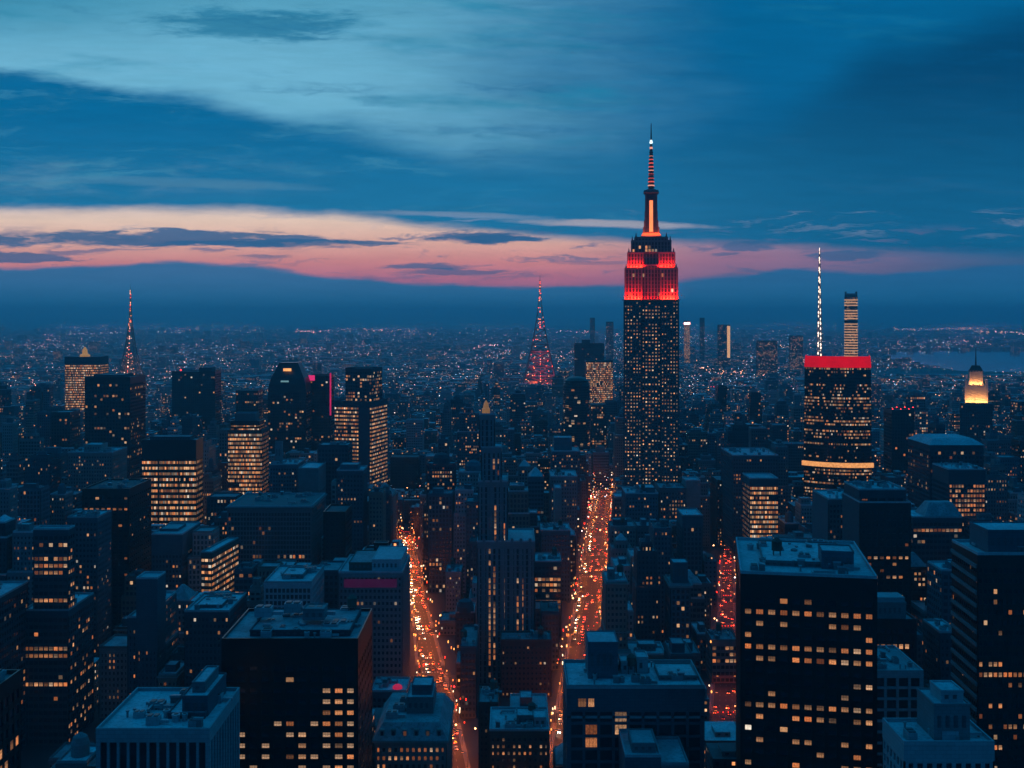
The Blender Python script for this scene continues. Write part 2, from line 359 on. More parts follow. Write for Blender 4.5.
# style: wall, glass, bay, storey, pier width, spandrel height, relief
ST = {
    'blackgrid': ('black', 'dead', 4.25, 4.05, 1.6, 2.3, .45), 'whitefins': ('white', 'dead', 3.1, 4.0, .8, 0, .7), 'darkbands': ('slate', 'rows', 2.6, 3.9, .3, 1.7, .25),
    'stonegrid': ('limestone', 'some', 2.5, 3.5, 1.35, 1.8, .35), 'whitegrid': ('white', 'dark', 2.4, 3.6, .6, 1.1, .5), 'brickgrid': ('brick', 'some', 2.5, 3.3, 1.45, 1.75, .3),
    'deco': ('concrete', 'dead', 3.1, 3.75, 1.7, .6, .6), 'stonefins': ('limestone', 'some', 2.85, 3.75, 1.2, 1.3, .55), 'bluegrid': ('blue', 'some', 2.5, 3.6, 1.1, 1.8, .35), 'darkgrid': ('bronze', 'dark', 3.2, 3.9, 1.0, 1.6, .3),
    'greybands': ('concrete', 'rows', 2.8, 3.9, .5, 1.8, .3), 'bigbands': ('bronze', 'full', 1.6, 5.1, .2, 2.7, .3), 'flatlit': ('bronze', 'full', 2.2, 4.2, .4, 2.3, .14), 'finegrid': ('bronze', 'dark', 1.9, 4.0, .5, 2.2, .3), 'litbands': ('bronze', 'full', 1.6, 4.1, .25, 1.9, .25), 'tangrid': ('tan', 'some', 2.4, 3.4, 1.35, 1.7, .3),
    'redgrid': ('redbrick', 'some', 2.9, 3.4, 1.5, 1.6, .3), 'granite': ('granite', 'some', 2.2, 3.6, .9, 1.7, .35), 'litgrid': ('bronze', 'many', 2.4, 3.8, .7, 1.5, .3),
    'bigframe': ('white', 'dead', 6.0, 5.0, 1.1, 1.0, .9), 'darksome': ('slate', 'some', 2.8, 3.8, .6, 1.6, .25)}

def tier(Wm, Gm, x0, x1, y0, y1, z0, z1, st, topband=2.5, glass=None, uo=0, sides='FBLR', wall=None):
    """one block of a building: glass core plus piers and spandrels standing proud of it; returns the window cells"""
    wn, gn, bay, fh, pw, sh, dep = st
    wm = M[wall or wn]; gm = GLZ[glass or gn]
    nz = max(1, round((z1-topband-z0)/fh)); fz = (z1-topband-z0)/nz
    cells = []
    for sname, p0, ud, nd, L, off in (('F', (x0, y0), (1, 0), (0, -1), x1-x0, 0), ('B', (x1, y1), (-1, 0), (0, 1), x1-x0, 1), ('L', (x0, y1), (0, -1), (-1, 0), y1-y0, 2), ('R', (x1, y0), (0, 1), (1, 0), y1-y0, 3)):
        n = max(1, round(L/bay)); bw = L/n
        def pt(u, d, z): return (p0[0]+ud[0]*u+nd[0]*d, p0[1]+ud[1]*u+nd[1]*d, z)
        a = 100.0*off+uo
        zt = z1-topband
        Gm.face([pt(0, 0, z0), pt(L, 0, z0), pt(L, 0, zt), pt(0, 0, zt)], gm, [(a, 0), (a+n, 0), (a+n, nz), (a, nz)])
        if sname not in sides: continue
        def slab(u0, u1, za, zb, d):
            Wm.hexa([pt(u0, d, za), pt(u1, d, za), pt(u1, 0, za), pt(u0, 0, za), pt(u0, d, zb), pt(u1, d, zb), pt(u1, 0, zb), pt(u0, 0, zb)], wm, (4,))
        for i in range(n+1):
            h = pw/2 if 0 < i < n else pw*.75
            slab(max(-dep if i == 0 else 0, i*bw-h), min(L+(dep if i == n else 0), i*bw+h), z0, zt+.002, dep)
        if sh:
            for j in range(nz):
                slab(.01, L-.01, z0+j*fz-(sh*.5 if j else 0), z0+j*fz+sh*.5, dep-.08)
        if sh: slab(.01, L-.01, zt-sh*.5, zt+.001, dep-.08)
        for j in range(nz):
            for i in range(n): cells.append((sname, i, nz-1-j, n, nz, p0, ud, nd, bw, z0+j*fz, fz))
        slab(-dep, L+dep, zt, z1, dep+.003)
    return cells

def roof_on(root, x0, x1, y0, y1, z, wall, rk=0, par=1.1, t=.5, name='roof'):
    r = MB(); m_ = M[wall] if wall in M else wall
    if rk == 0: m_ = M['white']
    r.face([(x0, y0, z-.02), (x1, y0, z-.02), (x1, y1, z-.02), (x0, y1, z-.02)], ROOF[rk])
    r.box(x0, x1, y0, y0+t, z-.015, z+par, m_); r.box(x0, x1, y1-t, y1, z-.015, z+par, m_)
    r.box(x0, x0+t, y0+t, y1-t, z-.015, z+par-.003, m_); r.box(x1-t, x1, y0+t, y1-t, z-.015, z+par-.003, m_)
    return r.build(name, root)

def shared(key, fn, _c={}):
    if key not in _c: _c[key] = fn()
    return _c[key]
def _ahu():
    b = MB(); b.box(-2, 2, -1.3, 1.3, 0, 2.2, PLANT); b.box(-1.6, -.3, -1, 1, 2.2, 2.5, STEEL); b.box(.3, 1.6, -1, 1, 2.2, 2.5, STEEL); b.box(2, 4.6, -.4, .4, .3, 1.1, PLANT); return b.mesh('air_handler')
def _tank():
    b = MB()
    for sx in (-1, 1):
        for sy in (-1, 1): b.bar((sx*1.3, sy*1.3, 0), (sx*1.2, sy*1.2, 3.2), .12, STEEL)
    b.lathe(0, 0, [(1.9, 3.2), (1.9, 6.6), (2.05, 6.65), (.15, 8.1)], 12, WOOD); return b.mesh('water_tank')
def _vent():
    b = MB(); b.lathe(0, 0, [(.35, 0), (.35, 1.6), (.6, 1.7), (.6, 2.1)], 8, PLANT); return b.mesh('vent_pipe')
def _duct():
    b = MB(); b.box(-5, 5, -.5, .5, .5, 1.4, PLANT); b.box(4.2, 5, .5, 4, .5, 1.4, PLANT)
    for xx in (-4, 0, 4): b.box(xx-.15, xx+.15, -.6, .6, 0, .5, STEEL)
    return b.mesh('duct')
def _hatch():
    b = MB(); b.box(-1.2, 1.2, -1, 1, 0, 2.4, M['concrete']); b.box(-.45, .45, -1.06, -1, .1, 2.1, STEEL); b.hexa([(-1.4, -1.2, 2.4), (1.4, -1.2, 2.4), (1.4, 1.2, 2.4), (-1.4, 1.2, 2.4), (-1.4, -1.2, 2.6), (1.4, -1.2, 2.6), (1.4, 1.2, 3.1), (-1.4, 1.2, 3.1)], PLANT); return b.mesh('roof_hatch')
def _fan():
    b = MB(); b.lathe(0, 0, [(1.5, 0), (1.5, 1.5), (1.75, 1.6), (1.75, 2.2), (1.1, 2.25)], 14, PLANT); b.lathe(0, 0, [(1.05, 2.26), (.3, 2.3)], 10, TYRE_); return b.mesh('cooling_fan')
TYRE_ = surf('fan_black', (.02, .02, .02), .7)
def equip(root, rng, x0, x1, y0, y1, z, n=3, tank=0):
    for k in range((n+1)//2):
        for nm, fn in (('duct', _duct), ('roof_hatch', _hatch), ('cooling_fan', _fan)):
            o = link(nm, shared(nm, fn), root, (rng.uniform(x0, x1), rng.uniform(y0, y1), z)); o.rotation_euler.z = rng.choice((0, math.pi/2, math.pi))
            if nm != 'roof_hatch': o.scale = (rng.uniform(.5, .9),)*2+(1,)
    for k in range(n):
        o = link('air_handler', shared('ahu', _ahu), root, (rng.uniform(x0, x1), rng.uniform(y0, y1), z)); o.rotation_euler.z = rng.choice((0, math.pi/2))
        s_ = rng.uniform(.8, 1.5); o.scale = (s_, s_, rng.uniform(.8, 1.3))
    for k in range(n): link('vent_pipe', shared('vent', _vent), root, (rng.uniform(x0, x1), rng.uniform(y0, y1), z))
    for k in range(tank): link('water_tank', shared('tank', _tank), root, (rng.uniform(x0, x1), rng.uniform(y0, y1), z))

def penthouse(root, x0, x1, y0, y1, z, h, wall, rk=0, name='penthouse'):
    p = MB(); m_ = M[wall]
    p.box(x0, x1, y0, y1, z, z+h, m_, (0, 1)); p.face([(x0, y0, z+h), (x1, y0, z+h), (x1, y1, z+h), (x0, y1, z+h)], ROOF[rk])
    for (a, b_, c_, d_) in ((x0-.15, x1+.15, y0-.15, y0+.3), (x0-.15, x1+.15, y1-.3, y1+.15), (x0-.15, x0+.3, y0+.3, y1-.3), (x1-.3, x1+.15, y0+.3, y1-.3)): p.box(a, b_, c_, d_, z+h-.4, z+h+.45, m_)
    n = int((x1-x0)/2.5)
    for k in range(n): p.box(x0+1+k*2.5, x0+2.2+k*2.5, y0-.08, y0, z+h*.35, z+h*.7, STEEL)
    return p.build(name, root)

def put_windows(root, cells, fn, rng, vis, st, cap=95):
    """every lit window on the faces one can see is a pane of its own; past the cap the rest go into one mesh"""
    pw, sh, dep = st[4], st[5], st[6]
    lit = [c_ for c_ in cells if c_[0] in vis and fn(c_[0], c_[1], c_[2], c_[3], c_[4], rng)]
    rng.shuffle(lit)
    meshes = {}; rest = MB()
    for k, (sn, i, j, n, nz, p0, ud, nd, bw, z, fz) in enumerate(lit):
        w = bw-pw-.1; h = fz-max(sh, .5)-.1; u = (i+.5)*bw; zc = z+fz*.5
        key = (sn, round(w, 2), round(h, 2))
        def corners(cx, cy, cz, d):
            a = (cx-ud[0]*w/2+nd[0]*d, cy-ud[1]*w/2+nd[1]*d); b_ = (cx+ud[0]*w/2+nd[0]*d, cy+ud[1]*w/2+nd[1]*d)
            return [(a[0], a[1], cz-h/2), (b_[0], b_[1], cz-h/2), (b_[0], b_[1], cz+h/2), (a[0], a[1], cz+h/2)]
        cx = p0[0]+ud[0]*u; cy = p0[1]+ud[1]*u
        if k < cap:
            if key not in meshes:
                b = MB(); q = corners(0, 0, 0, .09); r_ = corners(0, 0, 0, .0)
                b.face(q, PANE, [(0, 0), (1, 0), (1, 1), (0, 1)])
                for a_ in range(4): b.face([r_[a_], r_[(a_+1) % 4], q[(a_+1) % 4], q[a_]], STEEL)
                meshes[key] = b.mesh('window')
            link('window', meshes[key], root, (cx, cy, zc))
        else: rest.face(corners(cx, cy, zc, .09), PANE, [(0, 0), (1, 0), (1, 1), (0, 1)])
    rest.build('window', root, kind='stuff')

def rowlit(base, seed, hot=()):
    r = random.Random(seed); fac = [r.choice((.08, .25, .6, 1.3, 2.6)) for _ in range(90)]
    return lambda s_, i, j, n, nz, g: g.random() < (.92 if j in hot else base*fac[j])

# ------------------------------------------------------------------ ground, avenues, river, hills
gb = MB(); gb.box(-30000, 30000, -600, 46000, -6, 0, ASPH); gb.build('ground', kind='structure')
AV = [(-33, -.135, 576, 560, 1185), (30, .104, 576, 560, 1500), (124, .199, 637, 560, 1102)]    # x at D0, slope, D0, from, to
def avx(k, D): return AV[k][0]+AV[k][1]*(D-AV[k][2])
def rw(k, D):                                             # half width of the roadway: two of them widen into a square near the viewer
    if k == 1: return 10.0
    t = min(1, max(0, (D-680)/190.0)); return (8.2-3.4*t) if k == 0 else (7.5-2.7*t)
def sw(k, D): return rw(k, D)+2.6
for k, (xa, sl, D0, d0, d1) in enumerate(AV):
    def strip(b, fa, fb, ya, yb, z, m_, thick=0):
        y = ya
        while y < yb-.01:
            ye = min(yb, y+24)
            p = [(avx(k, y)+fa(y), y), (avx(k, y)+fb(y), y), (avx(k, ye)+fb(ye), ye), (avx(k, ye)+fa(ye), ye)]
            if thick: b.hexa([(x, y_, z) for x, y_ in p]+[(x, y_, z+thick) for x, y_ in p], m_)
            else: b.face([(x, y_, z) for x, y_ in p], m_)
            y = ye
    b = MB(); strip(b, lambda D: -rw(k, D), lambda D: rw(k, D), d0, d1, .004, ASPH); b.build('avenue', kind='structure')
    b = MB(); y = d0
    while y < d1-88:
        strip(b, lambda D: -sw(k, D), lambda D: -rw(k, D), y, y+72, 0, PAVE, .14); strip(b, lambda D: rw(k, D), lambda D: sw(k, D), y, y+72, 0, PAVE, .14)
        y += 88
    b.build('pavement', kind='structure')
    b = MB(); y = d0
    while y < d1-10:
        for o in (-.5, 0, .5): strip(b, lambda D: o*rw(k, D)-.08, lambda D: o*rw(k, D)+.08, y, y+3, .008, PAINT)
        y += 9
    y = d0+73
    while y < d1-20:
        for o in range(-int(rw(k, y)-1), int(rw(k, y)), 2): strip(b, lambda D: o-.3, lambda D: o+.3, y, y+3, .008, PAINT)
        y += 88
    b.build('road_marking', kind='structure')

def gp(px, py, z=0.0):
    D = (CAMZ-z)*F/(py-HZ); return ((px-512)*D/F, D, z)
m_, t_, b_ = mat_base('river_water'); b_.inputs['Base Color'].default_value = (.02, .09, .13, 1); b_.inputs['Roughness'].default_value = .06
tcw = t_.new('ShaderNodeTexCoord'); bp = t_.new('ShaderNodeBump'); t_.l.new(t_.noise(tcw.outputs['Object'], .02, 4, .6), bp.inputs['Height']); bp.inputs['Strength'].default_value = .03; t_.l.new(bp.outputs[0], b_.inputs['Normal'])
RIV = [[(868, 358.5), (884, 354), (900, 350.5), (940, 350), (1000, 350), (1100, 350), (1100, 376), (1024, 372), (985, 371.5), (960, 371), (940, 367.5), (920, 364.5), (900, 361), (880, 360)],
       [(850, 347.8), (862, 346), (880, 345), (899, 345.6), (893, 348), (880, 349.4), (862, 350)]]
b = MB()
for poly in RIV: b.face([gp(x, y, .4) for x, y in poly][::-1], m_)
rv = b.build('river', kind='structure')
def in_river(x, y):
    px = 512+x*F/y; py = HZ+CAMZ*F/y
    for poly in RIV:
        c_ = False; n = len(poly)
        for i in range(n):
            (xa, ya), (xb, yb) = poly[i], poly[i-1]
            if (ya > py) != (yb > py) and px < (xb-xa)*(py-ya)/(yb-ya)+xa: c_ = not c_
        if c_: return True
    return False
HILL = surf('hill_woods', (.05, .065, .05), .9, .4, .002)
b = MB(); rng = random.Random(5); N = 90
for row, (D, hh) in enumerate(((36500, 120), (42500, 200))):
    xs = [-20000+40000*i/N for i in range(N+1)]
    hs = [hh*(.62+.22*math.sin(x*.00031+row*2)+.14*math.sin(x*.00093+row)+rng.uniform(-.05, .05)) for x in xs]
    for i in range(N):
        x0, x1, h0, h1 = xs[i], xs[i+1], hs[i], hs[i+1]
        b.face([(x0, D-3000, 0), (x1, D-3000, 0), (x1, D, h1), (x0, D, h0)], HILL); b.face([(x0, D, h0), (x1, D, h1), (x1, D+3000, 0), (x0, D+3000, 0)], HILL)
b.build('hills', kind='structure')

# ------------------------------------------------------------------ named buildings
BOX = []            # (x0, x1, y0, y1, h, id)  footprints in world metres
PROT = []           # (px0, px1, lowest row to keep clear, D)
NICK = []           # (phrase, px centre, py centre, D)
def zat(py, D): return CAMZ-(py-HZ)*D/F
def xat(px, D): return (px-512)*D/F

class Bld:
    """a building from its front face: columns px0..px1 at distance D, roof row py, depth dep"""
    def __init__(s, px0, px1, py, D, dep, style, label, nick=None, ybot=None, name='office_tower', cat='building', topband=2.5, glass=None, lit=None, rk=0, roof=True, seed=0, wall=None, cap=95, z0=0.0, group=None, rot=0.0):
        s.D = D; s.k = D/F; s.x0 = xat(px0, D); s.x1 = xat(px1, D); s.h = zat(py, D); s.dep = dep
        s.cx = (s.x0+s.x1)/2; s.w = s.x1-s.x0; s.st = ST[style]; s.rng = random.Random(seed or int(px0*7+py*13))
        s.wall = wall or s.st[0]; s.rk = rk
        s.root = thing(name, label, cat, (s.cx, D, 0), math.radians(rot), group); s.rot = math.radians(rot)
        s.Wm = MB(); s.Gm = MB(); s.cells = []
        s.hw = s.w/2
        s.cells += tier(s.Wm, s.Gm, -s.hw, s.hw, 0, dep, z0, s.h, s.st, topband, glass, wall=wall)
        if roof: roof_on(s.root, -s.hw-s.st[6], s.hw+s.st[6], -s.st[6], dep+s.st[6], s.h, s.wall, rk)
        s.lit = lit; s.cap = cap; s.vis = 'FR' if (px0+px1)/2 < 512 else 'FL'
        s.mark(-s.hw, s.hw, 0, dep, s.h)
        yb = ybot if ybot else min(768, HZ+CAMZ*F/D-4)
        pl, pr = px0, px1
        back = D/(D+dep)
        if rot: pass
        elif s.vis == 'FR': pr = 512+(px1-512)*back if px1 < 512 else px1
        else: pl = 512+(px0-512)*back if px0 > 512 else px0
        PROT.append((pl, pr, yb, D))
        if nick: NICK.append((nick, (pl+pr)/2, (py+yb)/2, D))
    def more(s, px0, px1, py, y0, y1, z0=0.0, style=None, topband=2.5, glass=None, rk=None, uo=30, wall=None, sides='FBLR'):
        """another block of the same building, y0..y1 from its front"""
        D = s.D+y0; st = ST[style] if style else s.st
        x0 = xat(px0, D)-s.cx; x1 = xat(px1, D)-s.cx; h = zat(py, D)
        s.cells += tier(s.Wm, s.Gm, x0, x1, y0, y1, z0, h, st, topband, glass, uo, sides, wall)
        roof_on(s.root, x0-st[6], x1+st[6], y0-st[6], y1+st[6], h, wall or st[0], s.rk if rk is None else rk)
        s.mark(x0, x1, y0, y1, h)
        return x0, x1, h
    def mark(s, x0, x1, y0, y1, h):
        c_, n_ = math.cos(s.rot), math.sin(s.rot)
        q = [(s.cx+x*c_-y*n_, s.D+x*n_+y*c_) for x in (x0, x1) for y in (y0, y1)]
        BOX.append((min(p[0] for p in q)-1, max(p[0] for p in q)+1, min(p[1] for p in q)-1, max(p[1] for p in q)+1, h, None))
    def top(s, px0, px1, py, y0, y1, wall='concrete', rk=0, name='penthouse', z=None):
        D = s.D+y0; z = s.h if z is None else z
        penthouse(s.root, xat(px0, D)-s.cx, xat(px1, D)-s.cx, y0, y1, z, max(1.5, zat(py, D)-z), wall, rk, name); return s
    def eq(s, n=3, tank=0, m=.8):
        equip(s.root, s.rng, -s.hw*m, s.hw*m, 3, max(4, s.dep-3), s.h, n, tank); return s
    def done(s):
        s.Wm.build('wall', s.root); s.Gm.build('glazing', s.root, kind='stuff')
        if s.lit: put_windows(s.root, s.cells, s.lit, s.rng, s.vis, s.st, s.cap)
        return s

HOT = (1, 2, 4, 5, 9, 10)
def lit_h1(s_, i, j, n, nz, g):
    p = {0: .12, 1: .97, 2: .6, 3: .15, 4: .98, 5: .97, 6: .05, 7: .15, 8: .2, 9: .98, 10: .6, 11: .1, 12: .5, 13: .1, 14: .55, 15: .15}.get(j, .2)
    return g.random() < (p if s_ == 'F' else .03)
B = Bld(743, 873, 576, 380, 58, 'blackgrid', 'black office tower with rows of square amber windows and a broad pale roof', 'the amber-windowed black tower', topband=7, glass='dead', lit=lit_h1, rot=-10)
B.top(757, 840, 566, 14, 50, 'concrete', 0, 'roof_deck').top(815, 846, 551, 12, 24, 'blue', 0).eq(9, 1); B.done()

def lit_f1(s_, i, j, n, nz, g):
    if s_ == 'R': return g.random() < (.5 if 4 <= j <= 14 else .06)
    if j < 2: return False
    if i >= n*.67: return g.random() < (.93 if j in (1, 2, 3, 4, 5, 8, 9) else .5)
    return j > 4 and g.random() < .42
B = Bld(223, 357, 641, 400, 40, 'blackgrid', 'squat black office block, amber windows bunched near one corner, plant boxes on its roof', 'the squat black block', topband=8, glass='dead', lit=lit_f1, rk=1)
B.top(250, 350, 631, 6, 36, 'slate', 1, 'roof_deck'); x = penthouse(B.root, 2, 10, 14, 22, B.h+3.6, 4, 'concrete', 1); B.eq(10, 1)
for k in range(3): link('air_handler', shared('ahu', _ahu), B.root, (-14+k*10, 20+(k % 2)*6, B.h+3.7)).scale = (1.6, 1.6, 1.6)
B.done()

B = Bld(99, 208, 731, 330, 35, 'whitefins', 'low office block with tall white fins and a pale flat roof, bottom corner', 'the white-finned block', topband=3.2, glass='dead', wall='white')
B.top(168, 205, 715, 10, 30, 'blue', 0, 'roof_deck'); penthouse(B.root, 5, 13, 12, 34, B.h, 6, 'blue', 0); penthouse(B.root, 7, 11, 16, 32, B.h+6, 3, 'concrete', 0); B.eq(6); B.done()

B = Bld(-90, -15, 699, 260, 18, 'darkgrid', 'dark block cut by the picture edge with slanting rows of faint amber windows', 'the cut-off dark block', glass='dead', lit=rowlit(.3, 4, (3, 7, 8)), rk=1).eq(1); B.done()

B = Bld(978, 1062, 555, 420, 24, 'finegrid', 'tall dark office tower with many lit amber floors beside a ribbed pale flank', 'the amber-floored tall tower', topband=4, glass='dark',
        lit=lambda s_, i, j, n, nz, g: s_ == 'F' and g.random() < (.85 if j in (9, 10) else .62 if j in (4, 13, 15, 17, 20, 23) else .05) and (i//5+j*3) % 4 != 0, cap=99)
f = MB()
for k in range(int(B.h/5)): f.hexa([(-B.hw-.9, 0, 3+k*5), (-B.hw-.3, 0, 3+k*5), (-B.hw-.3, 24, 4.2+k*5), (-B.hw-.9, 24, 4.2+k*5), (-B.hw-.9, 0, 4.4+k*5), (-B.hw-.3, 0, 4.4+k*5), (-B.hw-.3, 24, 5.6+k*5), (-B.hw-.9, 24, 5.6+k*5)], M['concrete'])
f.build('flank_rib', B.root, kind='stuff'); B.top(988, 1050, 531, 3, 20, 'blue', 0).eq(2); B.done()

B = Bld(905, 992, 744, 330, 18, 'stonefins', 'pale blind-topped block with a square tower rising from its roof terrace', 'the blind-topped pale block', wall='white', glass='dead', topband=5, ybot=768)
B.top(934, 970, 705, 3, 17, 'concrete', 0); penthouse(B.root, xat(940, 336)-B.cx, xat(962, 336)-B.cx, 5, 14, zat(705, 333), 3.4, 'white', 0); B.eq(2); B.done()

# teal-roofed setback building beside the middle avenue
B = Bld(569, 702, 687, 430, 30, 'bigframe', 'broad setback building with stepped roof terraces and framed windows beside the middle avenue', 'the broad setback building', wall='blue', glass='dead', topband=9, name='apartment_block',
        lit=lambda s_, i, j, n, nz, g: s_ == 'F' and (j, i) in ((0, 3), (1, 1), (1, 3), (2, 1)))
B.top(588, 618, 643, 10, 26, 'blue', 0).top(621, 635, 662, 16, 24, 'white', 0).top(637, 648, 658, 16, 24, 'white', 0).top(659, 697, 682, 8, 24, 'concrete', 0, 'roof_deck')
f = MB(); f.box(-B.hw-.9, B.hw+.9, -.9, -.1, B.h-12, B.h-11.2, M['white']); f.box(-B.hw-1.0, B.hw+1.0, -1.0, .0, B.h-.4, B.h+.5, M['white']); f.build('cornice', B.root)
f = MB()
for k in range(8):
    f.box(-21+k*5.6, -18+k*5.6, -.42, -.38, B.h-7.5, B.h-4, STEEL)
f.build('attic_window', B.root, kind='stuff')
for px0, px1 in ((578, 586), (588, 594)):
    f = MB(); f.face([(xat(px0, 430)-B.cx, -.95, B.h-7.4), (xat(px1, 430)-B.cx, -.95, B.h-7.4), (xat(px1, 430)-B.cx, -.95, B.h-4.2), (xat(px0, 430)-B.cx, -.95, B.h-4.2)], PANE, [(0, 0), (1, 0), (1, 1), (0, 1)]); f.build('window', B.root)
B.more(626, 660, 757, -26, -1.4, style='bluegrid', topband=14, glass='dead', wall='blue'); B.top(632, 656, 744, -22, -8, 'concrete', 0, z=zat(757, 404))
B.more(661, 688, 765, -26, -1.4, style='bluegrid', topband=4, glass='dead', wall='concrete'); B.eq(8, 1); B.done()

B = Bld(375, 446, 740, 480, 45, 'stonegrid', 'ornate stone building with a mansard roof, dormers and a rooftop pavilion beside the first avenue', 'the mansard-roofed building', wall='limestone', glass='dead', lit=rowlit(.35, 9, (0,)), name='apartment_block', roof=False)
f = MB(); hw = B.hw
f.frustum(0, 22.5, hw+.9, 23.4, B.h, hw-3.2, 19, B.h+6.5, ROOF[1]); f.box(-hw-1.3, hw+1.3, -1.3, 46.3, B.h-.9, B.h-.003, M['limestone']); f.build('mansard_roof', B.root)
for k in range(6):
    f = MB(); xx = -hw+3+k*(2*hw-6)/5; f.box(xx-1, xx+1, .4, 3.5, B.h+.2, B.h+4.4, M['limestone']); f.box(xx-.6, xx+.6, .3, .4, B.h+.9, B.h+3.6, PANE if k in (2, 4) else GLZ['dead']); f.build('dormer', B.root)
penthouse(B.root, -3, 9, 14, 34, B.h+6.5, 7, 'concrete', 0); penthouse(B.root, -1, 8, 18, 30, B.h+13.5, 4, 'blue', 0)
for k in range(3): link('air_handler', shared('ahu', _ahu), B.root, (-9+k*2.2, 9+k*9, B.h+6.5)).scale = (1.3, 1.3, 1.3)
B.done()

B = Bld(490, 549, 731, 520, 29, 'brickgrid', 'square brick block with cluttered teal roof between the first two avenues', 'the square brick block', glass='some', lit=rowlit(.3, 3), rk=0, name='apartment_block')
B.top(517, 533, 716, 8, 18, 'concrete', 0).top(534, 546, 718, 5, 15, 'white', 0).eq(5, 1); B.done()
B = Bld(479, 498, 704, 565, 24, 'brickgrid', 'narrow dark brick walk-up block lit red from the street', 'the narrow brick walk-up', glass='dark', rk=1, name='apartment_block').eq(2, 1); B.done()

# stepped slender tower in the middle
def lit_deco(s_, i, j, n, nz, g): return False
B = Bld(478, 534, 542, 700, 40, 'deco', 'slender stepped stone skyscraper with vertical ribs and a small gold lantern on top', 'the slender stepped skyscraper', ybot=690, wall='concrete', glass='dead', topband=4, name='skyscraper',
        lit=lambda s_, i, j, n, nz, g: s_ == 'F' and ((i in (2, 3) and g.random() < (.85 if 4 < j < 20 else .3)) or (i in (5, 8, 9) and 4 < j < 14 and g.random() < .8)))
h0 = B.h; B.more(479, 507, 482, 3, 33, z0=h0, topband=3, glass='dead', wall='concrete'); B.more(482, 501, 448, 6, 28, z0=zat(482, 703), topband=3, glass='dead', wall='concrete'); x0, x1, h3 = B.more(480, 494, 415, 8, 22, z0=zat(448, 706), topband=3, glass='dead', wall='concrete')
f = MB(); cxx = (x0+x1)/2-.8; f.lathe(cxx, 15, [(2.6, h3), (2.6, h3+3.5), (2.0, h3+4), (1.4, h3+7), (.2, h3+9)], 10, emit('lantern_glow', (1, .46, .16), .2, var=.6, scale=.6)); f.build('lantern', B.root); f = MB(); f.lathe(cxx, 15, [(.35, h3+9), (.1, h3+18)], 6, STEEL); f.build('spire', B.root)
f = MB()
for px in (484, 497, 503, 512, 521, 530):
    xx = xat(px, 700)-B.cx; f.box(xx-.9, xx+.9, -1.5, -.5, 20, h0+2.5, M['concrete'])
for px in (484, 491, 501):
    xx = xat(px, 703)-B.cx; f.box(xx-.7, xx+.7, 1.6, 2.6, h0, zat(482, 703)+3, M['concrete'])
f.build('buttress', B.root, kind='stuff'); B.done()
B = Bld(501, 551, 641, 676, 18, 'brickgrid', 'low dark block with a few lit shopfront windows at the foot of the stepped skyscraper', None, glass='some', rk=1, name='apartment_block').eq(3, 1); B.done()

B = Bld(339, 402, 573, 650, 46, 'bluegrid', 'pale gridded office block with a magenta band under its raised crown', 'the magenta-banded block', ybot=690, wall='concrete', glass='dark', topband=1.5, rk=0)
f = MB()
for k in range(9): f.box(-B.hw+2+k*3.9, -B.hw+5+k*3.9, -.6, -.42, B.h-7.2, B.h-3.0, E_MAG if k % 3 else GLZ['dead'])
B.top(349, 372, 563, 6, 40, 'brick', 1).top(372, 401, 560, 4, 42, 'white', 0); f2 = MB(); f2.box(-B.hw+1, B.hw-1, -.62, -.36, B.h-2.6, B.h-.2, M['concrete']); f2.build('crown_band', B.root)
mg = emit('magenta_sign', (.4, .03, .2), .07, var=.8, scale=.5); f3 = MB(); f3.box(-B.hw+3, B.hw-3, -.5, -.42, B.h-8.5, B.h-3.5, mg); f3.build('magenta_band', B.root); B.done()
B = Bld(265, 311, 583, 620, 40, 'whitegrid', 'white gridded mid-rise with small rooftop penthouse beside the magenta-banded block', 'the white gridded mid-rise', ybot=612, glass='dark', rk=0, wall='white').top(282, 303, 575, 10, 28, 'concrete', 0).eq(4); B.done()
B = Bld(372, 406, 692, 600, 22, 'bluegrid', 'low building with a red lit rooftop lamp by the first avenue', 'the red-lamp low building', glass='dark', rk=0, name='shop_building', ybot=705)
f = MB(); f.lathe(4, 6, [(2.6, B.h), (2.6, B.h+1.2), (1.5, B.h+2.0)], 12, E_MAG); f.build('roof_lamp', B.root); B.eq(2); B.done()
B = Bld(456, 474, 613, 760, 24, 'bluegrid', 'small teal block with arched rooftop screen by the slender stepped skyscraper', None, rk=0, name='apartment_block', glass='dark')
f = MB(); f.lathe(0, 4, [(6.0, B.h), (6.0, B.h+4), (4.6, B.h+7.5), (1, B.h+9)], 14, M['blue']); f.build('dome', B.root); B.done()
B = Bld(461, 476, 648, 640, 44, 'granite', 'narrow dark terrace building between the first avenue and the stepped skyscraper', None, rk=1, name='apartment_block', glass='some').eq(2, 1); B.done()
B = Bld(446, 461, 573, 860, 26, 'stonegrid', 'narrow pale slab lining the far kerb of the first avenue', None, rk=0, name='apartment_block', glass='some').eq(1, 1); B.done()

B = Bld(712, 738, 641, 701, 22, 'greybands', 'low building with three lit rows standing across the third avenue', None, rk=1, glass='dark', name='apartment_block', ybot=680, lit=lambda s_, i, j, n, nz, g: s_ == 'F' and j < 3 and g.random() < .75).eq(2, 1); B.done()

